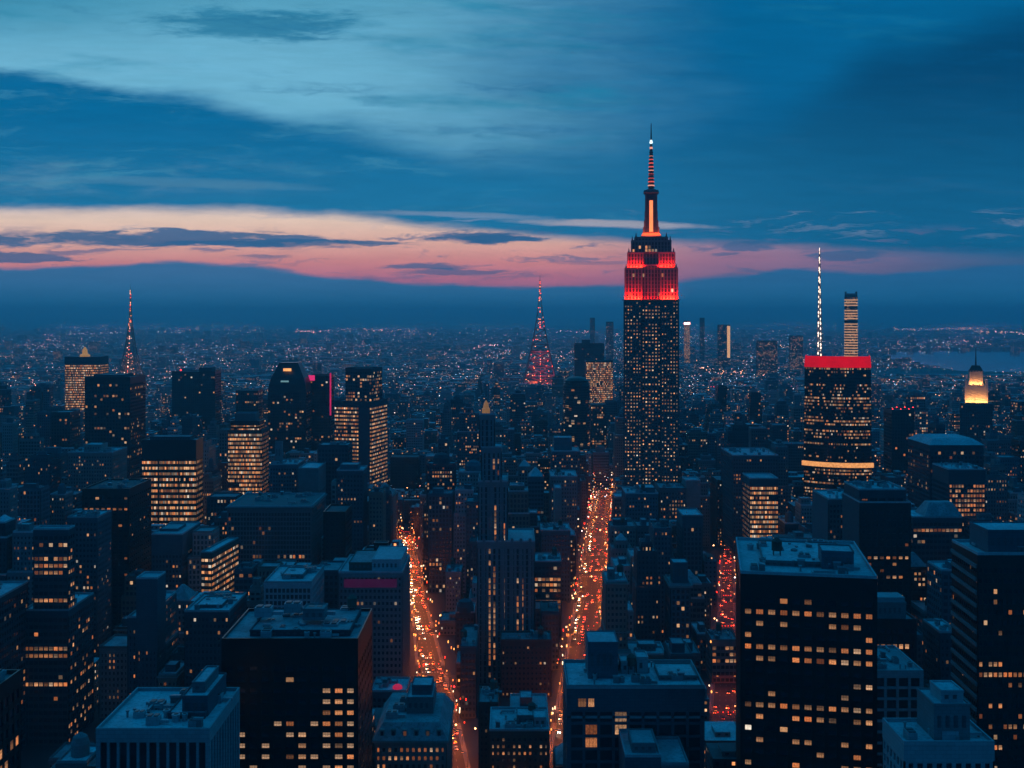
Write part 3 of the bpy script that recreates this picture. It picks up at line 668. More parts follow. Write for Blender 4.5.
# left side
B = Bld(24, 68, 611, 600, 36, 'greybands', 'stepped slab tower with amber bands on its low wing and a narrow upper shaft', 'the stepped slab tower', wall='slate', glass='dead', topband=3, lit=lambda s_, i, j, n, nz, g: g.random() < ((.9 if j in (4, 5, 9) else .02) if s_ == 'F' else (.5 if j > 2 and j % 2 else .06)))
B.more(34, 68, 530, .5, 9, z0=B.h, topband=2.5, glass='rows', wall='slate').__class__; B.eq(2); B.done()
B = Bld(-62, -9, 603, 560, 42, 'greybands', 'grey banded block at the picture edge behind the cut-off dark block', None, wall='slate', glass='some', rk=0).eq(3); B.done()
B = Bld(68, 97, 518, 750, 26, 'bluegrid', 'blue-grey tower with pairs of lit windows and a pale flat roof behind the stepped slab', 'the paired-window tower', wall='blue', glass='some', rk=0).eq(3); B.done()
B = Bld(83, 129, 490, 800, 48, 'blackgrid', 'black flat-roofed tower with one long lit row of windows near the top', 'the one-row black tower', ybot=570, topband=4, glass='dark', rk=2, lit=lambda s_, i, j, n, nz, g: s_ == 'F' and ((j == 2 and i < 9) or (i > 6 and g.random() < .25))).eq(3); B.done()
B = Bld(152, 182, 535, 800, 46, 'bluegrid', 'blue-grey tower with blank upper storeys below the blazing amber slab', 'the blank-topped tower', ybot=590, topband=14, glass='some', wall='blue', rk=0).top(160, 178, 530, 14, 34, 'blue', 0); B.done()
B = Bld(201, 212, 553, 760, 50, 'flatlit', 'corner block with bright pale roof and a brightly lit amber flank', 'the lit-flank corner block', ybot=590, glass='full', wall='brick', rk=0, topband=3, rot=-7); B.done()
B = Bld(137, 157, 579, 620, 14, 'stonegrid', 'slim windowless pale shaft among dark blocks', 'the slim pale shaft', topband=40, glass='dark', wall='blue', rk=0, ybot=660); B.more(128, 137, 618, 2, 16, topband=6, wall='blue'); B.done()
B = Bld(185, 229, 612, 600, 38, 'granite', 'slate mid-rise with broad flat roof behind the squat black block', 'the slate mid-rise', ybot=690, glass='some', wall='slate', rk=0).top(196, 222, 606, 8, 26, 'concrete', 0).eq(4); B.done()
B = Bld(100, 128, 648, 640, 24, 'stonegrid', 'low stone house front with four tall glowing windows behind the white-finned block', None, glass='dark', name='town_building', rk=1, lit=lambda s_, i, j, n, nz, g: s_ == 'F' and i in (2, 3) and j < 3); B.done()

def lit_a6(s_, i, j, n, nz, g): return False
B = Bld(142, 196, 441, 1000, 22, 'bigbands', 'dark slab with a dozen blazing amber floors under a blank dark top', 'the blazing amber slab', ybot=525, topband=17, glass='full', rk=1, wall='black').top(150, 190, 437, 3, 18, 'slate', 1)
f = MB()
for px in (158.5, 179): f.box(xat(px, 1000)-B.cx-.6, xat(px, 1000)-B.cx+.6, -.6, -.2, 0, B.h-17, M['black'])
B.done()
if f.f: f.build('pilaster', B.root, kind='stuff')
B = Bld(228, 262, 431, 1100, 30, 'litbands', 'stepped tower with close amber bands and a small lit crown', 'the amber-banded stepped tower', ybot=492, topband=2, glass='full', wall='brick', rk=1); B.more(231, 259, 422, 2, 26, z0=B.h, glass='full'); B.more(235, 255, 414, 5, 22, z0=zat(422, 1102), glass='dark', topband=6, wall='concrete'); B.done()
B = Bld(85, 130, 378, 1200, 50, 'darkgrid', 'tall black tower speckled with amber windows in front of the lattice mast', 'the speckled black tower', ybot=480, glass='some', topband=6, rk=1).top(94, 124, 375, 10, 40, 'slate', 1); B.done()
B = Bld(65, 100, 364, 1900, 40, 'litbands', 'far tower with glowing bands below a dark cap and golden lantern', 'the golden-lantern tower', ybot=410, glass='full', topband=1, rk=1, wall='brick'); B.top(64.5, 100, 357, 0, 40, 'slate', 1)
f = MB(); f.lathe(-2, 16, [(9, zat(357, 1900)), (9, zat(355, 1900)), (5, zat(354, 1900)), (4.5, zat(350, 1900)), (.5, zat(347, 1900))], 8, emit('dim_gold', (1, .5, .15), .35)); f.build('lantern', B.root); B.done()
def beacon(root, x, y, z, r=1.5): f = MB(); f.octa(x, y, z, r, E_RED); f.bar((x, y, z-4), (x, y, z), .25, STEEL); f.build('beacon', root)
B = Bld(172, 215, 372, 1700, 35, 'darkgrid', 'dark boxy far tower with a red beacon at its roof edge', 'the red-beacon tower', ybot=415, glass='dark', rk=1).top(199, 212, 368, 6, 26, 'slate', 1); beacon(B.root, -20, 1, B.h+3); B.done()
B = Bld(51, 70, 413, 1300, 30, 'darkgrid', 'narrow dark tower with amber dots before the golden-lantern tower', None, ybot=450, glass='some', rk=1); B.done()
B = Bld(68, 112, 453, 1050, 40, 'stonegrid', 'pale stepped stone block with a raised central roof below the speckled black tower', 'the pale stepped block', ybot=490, glass='some', rk=0).top(84, 101, 445, 10, 28, 'limestone', 0).eq(3, 2); B.done()
B = Bld(236, 258, 391, 1600, 30, 'darkgrid', 'dark far block with two amber rows beside the tower with rounded shoulders', None, ybot=412, glass='rows', rk=1); B.done()

# round-shouldered tower, pink-edged tower
B = Bld(268, 306, 392, 1400, 40, 'darksome', 'dark tower with rounded shoulders and one bright yellow window near its top', 'the round-shouldered tower', ybot=450, glass='some', roof=False, topband=0.5, wall='black', name='skyscraper')
f = MB(); hw = B.hw
pr = [(hw, B.h), (hw*.96, B.h+9), (hw*.86, B.h+18), (hw*.7, B.h+26), (hw*.55, B.h+34), (hw*.5, B.h+37)]
for (a, z0), (c_, z1) in zip(pr, pr[1:]): f.frustum(0, 20, a, 20*a/hw, z0, c_, 20*c_/hw, z1-.003, M['black'])
f.build('dome_roof', B.root); f = MB(); f.box(-5, 5, 1.0, 2.6, B.h+26.5, B.h+30, E_AMBERGLASS); f.build('lit_opening', B.root); f = MB(); f.box(-8, 2, -.3, .9, B.h+12.5, B.h+14.5, emit('dim_cyan', (.4, .8, .8), .35)); f.build('lit_opening', B.root); B.done()
B = Bld(308, 330, 376, 1450, 30, 'darksome', 'dark tower with a magenta light strip running down one corner', 'the magenta-edged tower', ybot=450, glass='dark', wall='black', rk=2, name='skyscraper')
f = MB(); f.box(B.hw-.2, B.hw+1.6, -1.2, .4, B.h-52, B.h+4, emit('magenta_strip', (1, .02, .16), .5, var=.6, scale=.15)); f.build('light_strip', B.root); f = MB(); f.box(-B.hw, -B.hw+9, -.9, .1, B.h-6, B.h+1, emit('magenta_lamp', (1, .03, .2), .8)); f.build('light_strip', B.root); B.done()
B = Bld(333, 373, 402, 1200, 46, 'flatlit', 'wide twin-faced tower with amber floor bands either side of a dark core', 'the amber twin-faced tower', ybot=468, rot=-15, glass='full', rk=1, topband=5, wall='slate'); B.more(343, 371, 369, 8, 38, z0=B.h, style='darksome', glass='many', wall='slate')
f = MB(); f.box(xat(360, 1200)-B.cx, B.hw-2, -2.2, -.45, 0, B.h-6, M['slate']); f.build('core_shaft', B.root); B.done()
B = Bld(318, 348, 446, 1000, 26, 'darkgrid', 'plain dark cube-topped block before the amber twin-faced tower', 'the plain dark block', ybot=478, glass='dead', rk=1, wall='slate').eq(2); B.done()
B = Bld(391, 418, 458, 1420, 34, 'blackgrid', 'nearly black windowless-looking cube closing the first avenue', 'the black cube', ybot=490, glass='dead', wall='black', rk=2); B.done()
B = Bld(337, 363, 471, 850, 24, 'stonegrid', 'stepped stone tower with two bright amber storeys', 'the two-storey-lit stone tower', ybot=545, glass='dark', wall='blue', lit=lambda s_, i, j, n, nz, g: s_ == 'F' and j in (5, 10) and g.random() < .8).top(340, 358, 465, 4, 18, 'blue', 0); B.done()
B = Bld(324, 345, 513, 780, 30, 'blackgrid', 'plain black slab standing before the stone tower with two lit storeys', None, ybot=560, glass='dead', rk=2, wall='black'); B.done()
B = Bld(228, 311, 507, 860, 62, 'whitegrid', 'broad pale gridded slab with an overhanging flat roof and streaked amber side', 'the broad pale slab', ybot=560, glass='dark', wall='concrete', rk=0, topband=4); f = MB(); f.box(-B.hw-2, B.hw+2, -2, 64, B.h-1.2, B.h-.01, M['concrete']); f.build('eave', B.root); B.eq(5); B.done()
B = Bld(299, 318, 469, 960, 40, 'stonegrid', 'pale blank-walled tower behind the broad pale slab', None, ybot=495, glass='dark', wall='concrete', topband=20, rk=0); B.done()
B = Bld(270, 297, 465, 1020, 36, 'bluegrid', 'teal-roofed stepped block in front of the round-shouldered tower', None, ybot=492, glass='some', wall='blue', rk=0).top(275, 282, 442, 10, 14, 'concrete', 0).eq(3, 1); B.done()

# middle
B = Bld(564, 591, 440, 1500, 10, 'darksome', 'dark round-topped cylinder tower with faint amber dots', 'the dark cylinder tower', ybot=450, glass='dead', wall='black', roof=False, name='skyscraper')
B.Wm = MB(); B.Gm = MB(); f = MB(); r_ = 18.5; n = 28; zt = zat(381, 1500); nzf = 42
for k in range(n):
    a0, a1 = 2*math.pi*k/n, 2*math.pi*(k+1)/n; q = lambda a, z, rr=r_: (rr*math.cos(a), 22+rr*math.sin(a), z)
    f.face([q(a0, 0), q(a1, 0), q(a1, zt-8), q(a0, zt-8)], GLZ['some'], [(k, 0), (k+1, 0), (k+1, nzf), (k, nzf)])
f.build('glazing', B.root, kind='stuff'); f = MB()
for j in range(nzf): f.lathe(0, 22, [(r_+.25, j*3.5), (r_+.25, j*3.5+1.2)], n, M['black'])
f.lathe(0, 22, [(r_+.3, zt-8), (r_-.6, zt-4), (r_-2.5, zt), (r_-6, zt+3), (r_-11, zt+4.5), (1, zt+5)], n, M['black']); f.build('drum_wall', B.root); B.done()
B = Bld(586, 613, 361, 2200, 36, 'litgrid', 'far block with a bright dense grid of pale windows behind the dark cylinder', 'the bright far block', ybot=388, glass='full', rk=1); B.done()
B = Bld(575, 604, 344, 2600, 36, 'darkgrid', 'dark far slab looming over the bright far block', None, ybot=361, glass='dark', rk=1).top(582, 590, 340, 5, 20, 'slate', 1); B.done()
B = Bld(591, 606, 405, 1760, 30, 'litgrid', 'slim lit tower squeezed between the dark cylinder and the crowned skyscraper', None, ybot=450, glass='many', rk=1); B.done()
B = Bld(552, 580, 452, 1150, 40, 'bluegrid', 'teal flat-roofed block below the dark cylinder tower', 'the teal flat-roofed block', ybot=472, glass='some', wall='blue', rk=0).top(554, 572, 438, 14, 34, 'blue', 0); B.done()
B = Bld(551, 577, 477, 1020, 40, 'stonegrid', 'pale low-topped block with warm windows under the teal flat-roofed block', None, ybot=500, glass='some', wall='concrete', rk=0).eq(3, 1); B.done()
B = Bld(541, 570, 531, 900, 30, 'bluegrid', 'blue-grey block with cluttered roof and warm row facing the middle avenue', 'the cluttered-roof block', ybot=560, glass='some', wall='blue', rk=0).eq(4, 2); B.done()
B = Bld(534, 561, 562, 800, 26, 'greybands', 'mid-rise with several amber rows beside the slender stepped skyscraper', 'the amber-row mid-rise', ybot=600, glass='rows', wall='slate', rk=0, lit=rowlit(.2, 2, (2, 4, 6, 7))).eq(3, 1); B.done()
B = Bld(555, 561, 489, 960, 22, 'stonegrid', 'thin pale blank pylon-like tower near the middle avenue', None, ybot=520, glass='dark', wall='limestone', topband=30, rk=0); B.done()
B = Bld(733, 778, 456, 1060, 60, 'bluegrid', 'block with a huge pale flat roof behind the striped lit block', 'the pale flat-topped block', ybot=476, glass='some', wall='blue', rk=0).eq(5); B.done()
B = Bld(750, 778, 479, 950, 30, 'litbands', 'dark-topped block striped with bright amber floors', 'the amber-striped block', ybot=535, topband=6, glass='full', wall='slate', rk=0); B.done()
B = Bld(717, 748, 481, 1112, 36, 'brickgrid', 'brick block with scattered red-amber windows closing the third avenue', 'the brick block ending the avenue', ybot=552, glass='many', wall='brick', rk=1); B.done()
B = Bld(626, 658, 494, 980, 36, 'stonegrid', 'teal-roofed stone block at the foot of the crowned skyscraper', 'the teal-roofed stone block', ybot=520, glass='some', wall='blue', rk=0).top(640, 655, 488, 6, 26, 'blue', 0).eq(3, 1); B.done()
B = Bld(660, 686, 489, 1000, 34, 'stonegrid', 'stone block full of small amber windows at the foot of the crowned skyscraper', None, ybot=520, glass='many', wall='granite', rk=1).eq(2, 1); B.done()
B = Bld(683, 702, 516, 880, 30, 'stonefins', 'ribbed narrow tower with a pale roof cap by the third avenue', 'the ribbed narrow tower', ybot=575, glass='dark', wall='blue', rk=0, topband=9); B.done()
B = Bld(686, 700, 481, 1010, 22, 'stonegrid', 'blank pale slab rising behind the ribbed narrow tower', None, ybot=505, glass='dark', wall='concrete', topband=24, rk=0); B.done()
B = Bld(671, 690, 585, 720, 24, 'stonefins', 'corniced stone tower with square penthouse near the third avenue', 'the corniced stone tower', ybot=640, glass='some', wall='blue', rk=0).top(673, 688, 563, 4, 16, 'blue', 0)
f = MB(); f.box(-B.hw-1.6, B.hw+1.6, -1.6, 25.6, B.h-1.6, B.h-.01, M['limestone']); f.build('cornice', B.root); B.done()

# right side
B = Bld(860, 910, 503, 700, 36, 'blackgrid', 'black chamfered tower with a glazed upper tier and scattered amber windows', 'the black chamfered tower', ybot=600, glass='dark', wall='black', rk=0, topband=4, lit=rowlit(.14, 7, (7,)))
x0, x1, hh = B.more(860, 904, 490, 3, 33, z0=B.h, style='bigframe', topband=4.5, glass='dead', wall='slate', rk=0)
f = MB(); f.hexa([(-B.hw-.5, 0, B.h-40), (-B.hw-.45, 0, B.h-40), (-B.hw-.45, 36, B.h-40), (-B.hw-.5, 36, B.h-40), (-B.hw-.5, 0, B.h), (-B.hw+2.5, 2.5, B.h+8), (-B.hw+2.5, 33, B.h+8), (-B.hw-.5, 36, B.h)], M['slate']); f.build('chamfer_panel', B.root); equip(B.root, B.rng, -10, 10, 8, 28, hh, 4); B.done()
B = Bld(829, 862, 500, 765, 40, 'bluegrid', 'pale-roofed blank-sided block behind the black chamfered tower', 'the blank-sided block', ybot=570, glass='some', wall='concrete', rk=0).eq(3)
f = MB(); f.box(-B.hw-.8, -B.hw-.42, 0, 40, 0, B.h-.5, M['blue']); f.build('blank_side', B.root); B.done()
B = Bld(874, 916, 621, 560, 26, 'darkgrid', 'dark block with a striped square penthouse and one bright row of windows', 'the striped-penthouse block', ybot=660, glass='dark', wall='black', rk=1, lit=lambda s_, i, j, n, nz, g: s_ == 'F' and j == 2 and i < 6, topband=3).top(877, 906, 603, 4, 18, 'concrete', 0)
f = MB(); f.box(-8, 7, 5.5, 16, zat(603, 564), zat(603, 564)+2.5, M['white']); f.build('penthouse_cap', B.root); B.done()
B = Bld(873, 921, 672, 500, 36, 'bigframe', 'low building fronted by an open white frame of square cells', 'the white-frame building', ybot=768, glass='dead', rk=1, topband=2, name='office_building').eq(4); B.done()
B = Bld(940, 959, 633, 560, 22, 'bluegrid', 'narrow slate block in the gap before the amber-floored tall tower', None, ybot=680, glass='dark', wall='slate', rk=0).eq(2); B.done()
B = Bld(913, 962, 518, 750, 30, 'greybands', 'dark low-roofed block with one bright row and a hipped rooftop shed', 'the hipped-shed block', ybot=560, glass='rows', wall='slate', rk=0, lit=lambda s_, i, j, n, nz, g: s_ == 'F' and j == 1 and i < 13)
f = MB(); f.frustum(6, 14, 13, 10, B.h, 8, 4, B.h+9, ROOF[1]); f.build('hipped_shed', B.root); B.done()
B = Bld(949, 985, 470, 880, 34, 'litgrid', 'dark-crowned block with a tight grid of bright amber windows', 'the bright-grid block', ybot=515, glass='dead', wall='slate', topband=11, rk=0, lit=lambda s_, i, j, n, nz, g: s_ == 'F' and j < 9 and g.random() < .86, cap=99).eq(3); B.done()
B = Bld(930, 983, 445, 950, 52, 'darkgrid', 'dark broad block with a sloping pale roof and faint amber rows', 'the sloping-roof block', ybot=465, glass='some', wall='slate', roof=False, topband=5, rk=0)
f = MB(); f.frustum(0, 26, B.hw+1, 27, B.h, B.hw-6, 18, B.h+5, ROOF[0]); f.build('hipped_roof', B.root); B.done()
B = Bld(892, 914, 411, 1300, 28, 'darkgrid', 'dark tower rimmed with red roof lights', 'the red-rimmed dark tower', ybot=470, glass='dark', wall='black', rk=2)
for k in range(6): beacon(B.root, -12+k*4.8, .5, B.h+2.2+(k % 2)*2.2, .8)
B.done()
B = Bld(962, 991, 404, 1500, 36, 'stonefins', 'stone tower with a floodlit golden stepped crown and thin spire', 'the golden-crowned tower', ybot=432, glass='dark', wall='slate', rk=1, name='skyscraper', rot=-20)
zz = B.h; f = MB(); hw = B.hw
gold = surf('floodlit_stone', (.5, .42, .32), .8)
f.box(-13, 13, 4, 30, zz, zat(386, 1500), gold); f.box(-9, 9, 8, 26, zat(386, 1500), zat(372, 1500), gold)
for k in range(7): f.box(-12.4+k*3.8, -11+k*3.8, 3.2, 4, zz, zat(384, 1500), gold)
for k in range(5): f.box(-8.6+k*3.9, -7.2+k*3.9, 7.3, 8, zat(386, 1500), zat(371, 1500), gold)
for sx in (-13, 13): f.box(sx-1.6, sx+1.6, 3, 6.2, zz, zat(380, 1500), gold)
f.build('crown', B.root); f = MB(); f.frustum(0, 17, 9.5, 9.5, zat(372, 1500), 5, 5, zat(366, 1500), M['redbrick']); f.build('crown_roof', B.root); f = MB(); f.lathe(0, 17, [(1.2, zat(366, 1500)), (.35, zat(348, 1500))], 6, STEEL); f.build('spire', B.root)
def area(root, name, loc, rot, sx, sy, w, col):
    l = bpy.data.lights.new(name, 'AREA'); l.shape = 'RECTANGLE'; l.size = sx; l.size_y = sy; l.energy = w; l.color = col
    o = bpy.data.objects.new(name, l); COL.objects.link(o); o.parent = root; o.location = loc; o.rotation_euler = rot; return o
FLX = emit('flood_lens', (1, .5, .2), 1.0)
def flood(root, x0, x1, y, z, w, col, tilt=25, lens=FLX):
    """floodlight strip on brackets below a wall, throwing light up it"""
    f = MB(); f.box(x0, x1, y-.35, y+.35, z-.5, z-.1, STEEL); f.box(x0+.1, x1-.1, y-.25, y+.25, z-.1, z-.05, lens)
    for xx in (x0+.5, x1-.5): f.bar((xx, y, z-.4), (xx, y+2.4, z-.6), .12, STEEL)
    f.build('floodlight', root)
    area(root, 'flood_light', ((x0+x1)/2, y, z), (math.radians(180-tilt), 0, 0), x1-x0, .5, w, col)
flood(B.root, -13, 13, .6, zz+1.5, 12000, (1, .42, .13)); flood(B.root, -9, 9, 5.2, zat(386, 1500)+.8, 9000, (1, .42, .13)); flood(B.root, -14.5, 14.5, -2.5, zz+6, 4000, (1, .42, .13), 40)
B.done()

# red-banded tower with needle
B = Bld(806, 869, 368, 1100, 34, 'darkbands', 'black bow-fronted tower with a glowing red band round its top and a white lit needle', 'the red-banded tower', ybot=500, glass='dead', wall='black', roof=False, topband=1, name='skyscraper', rot=-16.5)
Gm = MB(); Wm = MB(); hw = B.hw; zt = zat(367.5, 1100); zr = zat(356, 1100); nf = 56; n = 54
LB = glazing('glass_bow_rows', .3, floorpow=1.6, group=8.0, strength=.6)
def bow(t, off=0.0, k=1.0): xx = (t*2-1)*(hw+off)*k; return xx, -1.0-9.5*(1-(t*2-1)**2)-off
def bk(z): return 1.0+.05*(1-z/zt)
for i in range(n):
    ta, tb = i/n, (i+1)/n
    for (za, zb, ra, rb) in ((0, zt, 0, nf),):
        xa, ya = bow(ta, 0, bk(za)); xb, yb = bow(tb, 0, bk(za)); xc, yc = bow(tb, 0, bk(zb)); xd, yd = bow(ta, 0, bk(zb))
        Gm.face([(xa, ya, za), (xb, yb, za), (xc, yc, zb), (xd, yd, zb)], LB, [(i, 0), (i+1, 0), (i+1, nf), (i, nf)])
for j in range(nf):
    z = zt*j/nf; zb = z+1.6
    for i in range(n):
        ta, tb = i/n, (i+1)/n; k = bk(z)
        q = [bow(ta, .3, k), bow(tb, .3, k), bow(tb, -.2, k), bow(ta, -.2, k)]
        Wm.hexa([(x, y, z) for x, y in q]+[(x, y, zb) for x, y in q], M['black'], (4,))
Gm.build('bow_glazing', B.root, kind='stuff'); Wm.build('bow_spandrel', B.root, kind='stuff')
f = MB()
for i in range(n):
    ta, tb = i/n, (i+1)/n; q = [bow(ta, .7, 1.0), bow(tb, .7, 1.0), bow(tb, -.4, 1.0), bow(ta, -.4, 1.0)]; q2 = [bow(ta, .2, .985), bow(tb, .2, .985), bow(tb, -.9, .985), bow(ta, -.9, .985)]
    f.hexa([(x, y, zt+.3) for x, y in q]+[(x, y, zr) for x, y in q2], E_BAND)
f.hexa([(-hw-.7, -1, zt+.3), (-hw, -1, zt+.3), (-hw, 34, zt+.3), (-hw-.7, 34, zt+.3), (-hw+.3, -1, zr), (-hw+.9, -1, zr), (-hw+.9, 34, zr), (-hw+.3, 34, zr)], E_BAND)
f.hexa([(hw, -1, zt+.3), (hw+.7, -1, zt+.3), (hw+.7, 34, zt+.3), (hw, 34, zt+.3), (hw-.9, -1, zr), (hw-.3, -1, zr), (hw-.3, 34, zr), (hw-.9, 34, zr)], E_BAND)
f.build('light_band', B.root)
f = MB(); zl = zat(466, 1100)
for i in range(n):
    ta, tb = i/n, (i+1)/n; k = 1.055; q = [bow(ta, 1.2, k), bow(tb, 1.2, k), bow(tb, -.3, k), bow(ta, -.3, k)]
    f.hexa([(x, y, zl) for x, y in q]+[(x, y, zl+4.6) for x, y in q], E_GOLDBAND)
f.build('gold_light_band', B.root)
f = MB(); f.face([(-hw, -.9, zr-2)]+[(bow(i/n)[0], bow(i/n)[1], zr-2) for i in range(1, n)]+[(hw, -.9, zr-2), (hw, 34, zr-2), (-hw, 34, zr-2)], ROOF[2]); f.build('roof', B.root)
f = MB(); nx = xat(820, 1100)-B.cx; zn = zat(248, 1112)
for k in range(14):
    z0 = zr-2+(zn-zr)*k/14; z1 = zr-2+(zn-zr)*(k+1)/14; r0 = 2.7*(1-k/15.5); r1 = 2.7*(1-(k+1)/15.5)
    for a in range(3):
        p = lambda aa, r, z: (nx+r*math.cos(aa*2.094+.5), 12+r*math.sin(aa*2.094+.5), z)
        f.bar(p(a, r0, z0), p(a, r1, z1), .35, M['white']); f.bar(p(a, r0, z0), p(a+1, r1, z1), .22, M['white']); f.bar(p(a, r0, z0), p(a+1, r0, z0), .22, M['white'])
f.build('needle', B.root)
nl = MB(); nl.octa(0, 0, 0, .95, emit('needle_lamp', (1, .74, .56), 2.6)); nlm = nl.mesh('needle_lamp')
for k in range(64):
    z = zr+(zn-zr)*(k+.8*math.sin(k*5.3))/64; link('needle_lamp', nlm, B.root, (nx+math.sin(k*2.1)*1.6*(1-k/68), 11+math.cos(k*2.1)*.8, z)).scale = ((1.0-.009*k)*(.65+.35*math.sin(k*3.7)**2),)*2+(1.7,)
B.done()
B = Bld(845, 857, 294, 2300, 26, 'litgrid', 'very slim pale lit tower rising behind the red-banded tower', 'the slim pale lit tower', ybot=352, glass='many', wall='limestone', rk=0, name='skyscraper', topband=2, rot=-17)
f = MB()
slimglow = emit('slim_tower_glow', (1, .5, .24), .62, var=.7, scale=.2)
for k in range(26): z = B.h-8-k*5.6; f.box(-B.hw-1.2, B.hw+1.2, -1.2, 27.2, z, z+2.2, M['slate'] if k in (0, 4, 9) else slimglow)
f.build('light_band', B.root, kind='stuff')
for sx in (-B.hw, B.hw-4): f = MB(); f.box(sx, sx+4, 0, 5, B.h+1, B.h+5, M['limestone']); f.build('corner_turret', B.root)
B.done()
for (a, b2, y, D, gl, lab) in [(684, 690, 321, 5000, 'full', 'far pale lit high-rise just beyond the shoulder of the crowned skyscraper'), (700, 704.5, 318, 5200, 'some', 'thin dark far high-rise next to the far pale lit one'), (718, 730, 325, 4500, 'some', 'far boxy high-rise with a lit corner standing alone on the plain'),
                              (757, 777, 341, 4000, 'many', 'far low lit block between the crowned skyscraper and the red-banded tower'), (790, 803, 336, 4400, 'many', 'far amber-lit block just before the white needle'), (590, 594.5, 318, 5600, 'dark', 'thin far tower above the dark far slab'), (606, 613, 322, 5000, 'some', 'far twin-bladed high-rise beside the crowned skyscraper, on the slab side')]:
    B = Bld(a, b2, y, D, 40, 'litgrid', lab, None, ybot=HZ+24, glass=gl, rk=1, name='high_rise', rot=-8)
    if a == 684: f = MB(); f.box(-B.hw, B.hw, -.6, 0, B.h-16, B.h-6, E_PINK); f.build('lit_crown', B.root)
    if a == 718: f = MB(); f.box(B.hw-12, B.hw, -.8, 0, 60, B.h-4, E_GOLD); f.build('lit_corner', B.root)
    B.done()

# crowned skyscraper
D = 1160; s_ = D/F
B = Bld(616, 684, 500, D-6, 56, 'stonefins', 'tallest skyscraper, limestone shaft with a floodlit red crown, mast and antenna', 'the red-crowned skyscraper', ybot=492, name='skyscraper', wall='limestone', glass='some', cap=0, rot=-7)
B.root['label'] = 'tallest skyscraper, limestone shaft with a floodlit red crown, mast and antenna'
EG = glazing('glass_tall_shaft', .4, floorpow=.6, group=5.0, strength=1.3, cool=.05); GLZ['shaft'] = EG
GR = glazing('glass_red_crown', .05, dark=(.02, .012, .012)); GLZ['crown'] = GR
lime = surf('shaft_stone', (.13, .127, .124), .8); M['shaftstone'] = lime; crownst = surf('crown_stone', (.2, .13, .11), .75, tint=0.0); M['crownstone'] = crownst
cx = xat(650.5, D)-B.cx; Wm, Gm, RT = MB(), MB(), B.root
Wl = []
def blk(a, b_, y0, y1, z0, z1, topb=1.2, glass='shaft', wall='shaftstone', st=('limestone', 'some', 3.3, 3.7, 1.9, 2.3, .5), uo=0): return tier(Wm, Gm, cx+a, cx+b_, y0, y1, z0, z1, st, topb, glass, uo, wall=wall)
zb = B.h; z1, z2, z3, z4 = zat(300, D), zat(268, D), zat(252, D), zat(240, D)
cells = blk(-28.6, -10.2, 6, 48, zb, z1); cells += blk(10.2, 28.6, 6, 48, zb, z1, uo=40); cells += blk(-10.2+.01, 10.2-.01, 7.6, 46.5, zb, z1-.5, uo=20)
Wm.build('shaft_wall', RT); Gm.build('glazing', RT, kind='stuff')
roof_on(RT, cx-29.2, cx+29.2, 5.4, 48.6, z1+.05, lime, 1, .3, name='ledge')
# individually lit rooms on the shaft
put_windows(RT, cells, lambda a_, i, j, n, nz, g: g.random() < (.4 if (j*7 % 11) > 4 else .16), random.Random(3), 'F', ('x', 'x', 3.3, 3.7, 1.9, 2.3, .5), 99)
Wm, Gm = MB(), MB(); cst = ('limestone', 'crown', 3.4, 4.0, 1.3, .5, .95)
blk(-27.2, -10, 8, 46, z1, z2, 1.5, 'crown', 'crownstone', cst); blk(10, 27.2, 8, 46, z1, z2, 1.5, 'crown', 'crownstone', cst, 40); blk(-9.99, 9.99, 11, 43, z1, z2+4, 1.5, 'crown', 'crownstone', cst, 20)
blk(-24.4, -8.5, 11, 43, z2, z3, 1.5, 'crown', 'crownstone', cst, 60); blk(8.5, 24.4, 11, 43, z2, z3, 1.5, 'crown', 'crownstone', cst, 80); blk(-8.49, 8.49, 14, 40, z2+4, z3, 1.5, 'crown', 'shaftstone', cst, 20)
blk(-20.5, 20.5, 14, 40, z3, z4, 1.5, 'crown', 'shaftstone', cst, 30); blk(-17, 17, 16, 38, z4, z4+3.6, 1.2, 'crown', 'shaftstone', cst, 50)
Wm.build('crown_wall', RT); Gm.build('glazing', RT, kind='stuff')
for k, (a, y0, y1, z) in enumerate(((27.6, 7.6, 46.4, z2), (24.8, 10.6, 43.4, z3), (20.9, 13.6, 40.4, z4), (17.4, 15.6, 38.4, z4+3.6))): roof_on(RT, cx-a, cx+a, y0, y1, z+.05, crownst if k < 1 else lime, 1, .5, name='ledge')
f = MB()
for sx in (-1, 1):
    for (a, z) in ((26.5, z2+.6), (23.6, z3+.6), (20, z4+.6), (16, z4+4.2)): f.frustum(cx+sx*a, 16, .9, .9, z, .3, .3, z+4, lime)
f.build('finial', RT, kind='stuff')
za = z4+3.6; yc = 27
f = MB(); f.frustum(cx, yc, 11.5, 10, za, 10.5, 9.5, za+2, lime); f.frustum(cx, yc, 10.6, 9, za+2, 8.6, 8, za+5, E_MASTGLASS); f.build('lit_base', RT)
f = MB(); zm = zat(192, D); pr = [(9.2, za+5), (7.9, za+11), (7.0, za+18), (6.3, za+28), (6.1, zm)]
for (a, z0_), (c_, z1_) in zip(pr, pr[1:]):
    f.frustum(cx, yc, a, a, z0_, c_, c_, z1_-.002, M['slate'])
    for sx in (-1, 1): f.frustum(cx+sx*(a+c_)/2*.92, yc-(a+c_)/2*.95, .9, 1.2, z0_, .8, 1.0, z1_-.004, M['shaftstone'])
f.frustum(cx, yc, 7.2, 7.2, zm, 8.2, 8.2, zm+1.4, lime); f.frustum(cx, yc, 8.2, 8.2, zm+1.4, 7.4, 7.4, zm+3.6, lime); f.frustum(cx, yc, 6.4, 6.4, zm+3.6, 3.2, 3.2, zm+5.5, lime); f.build('mast', RT)
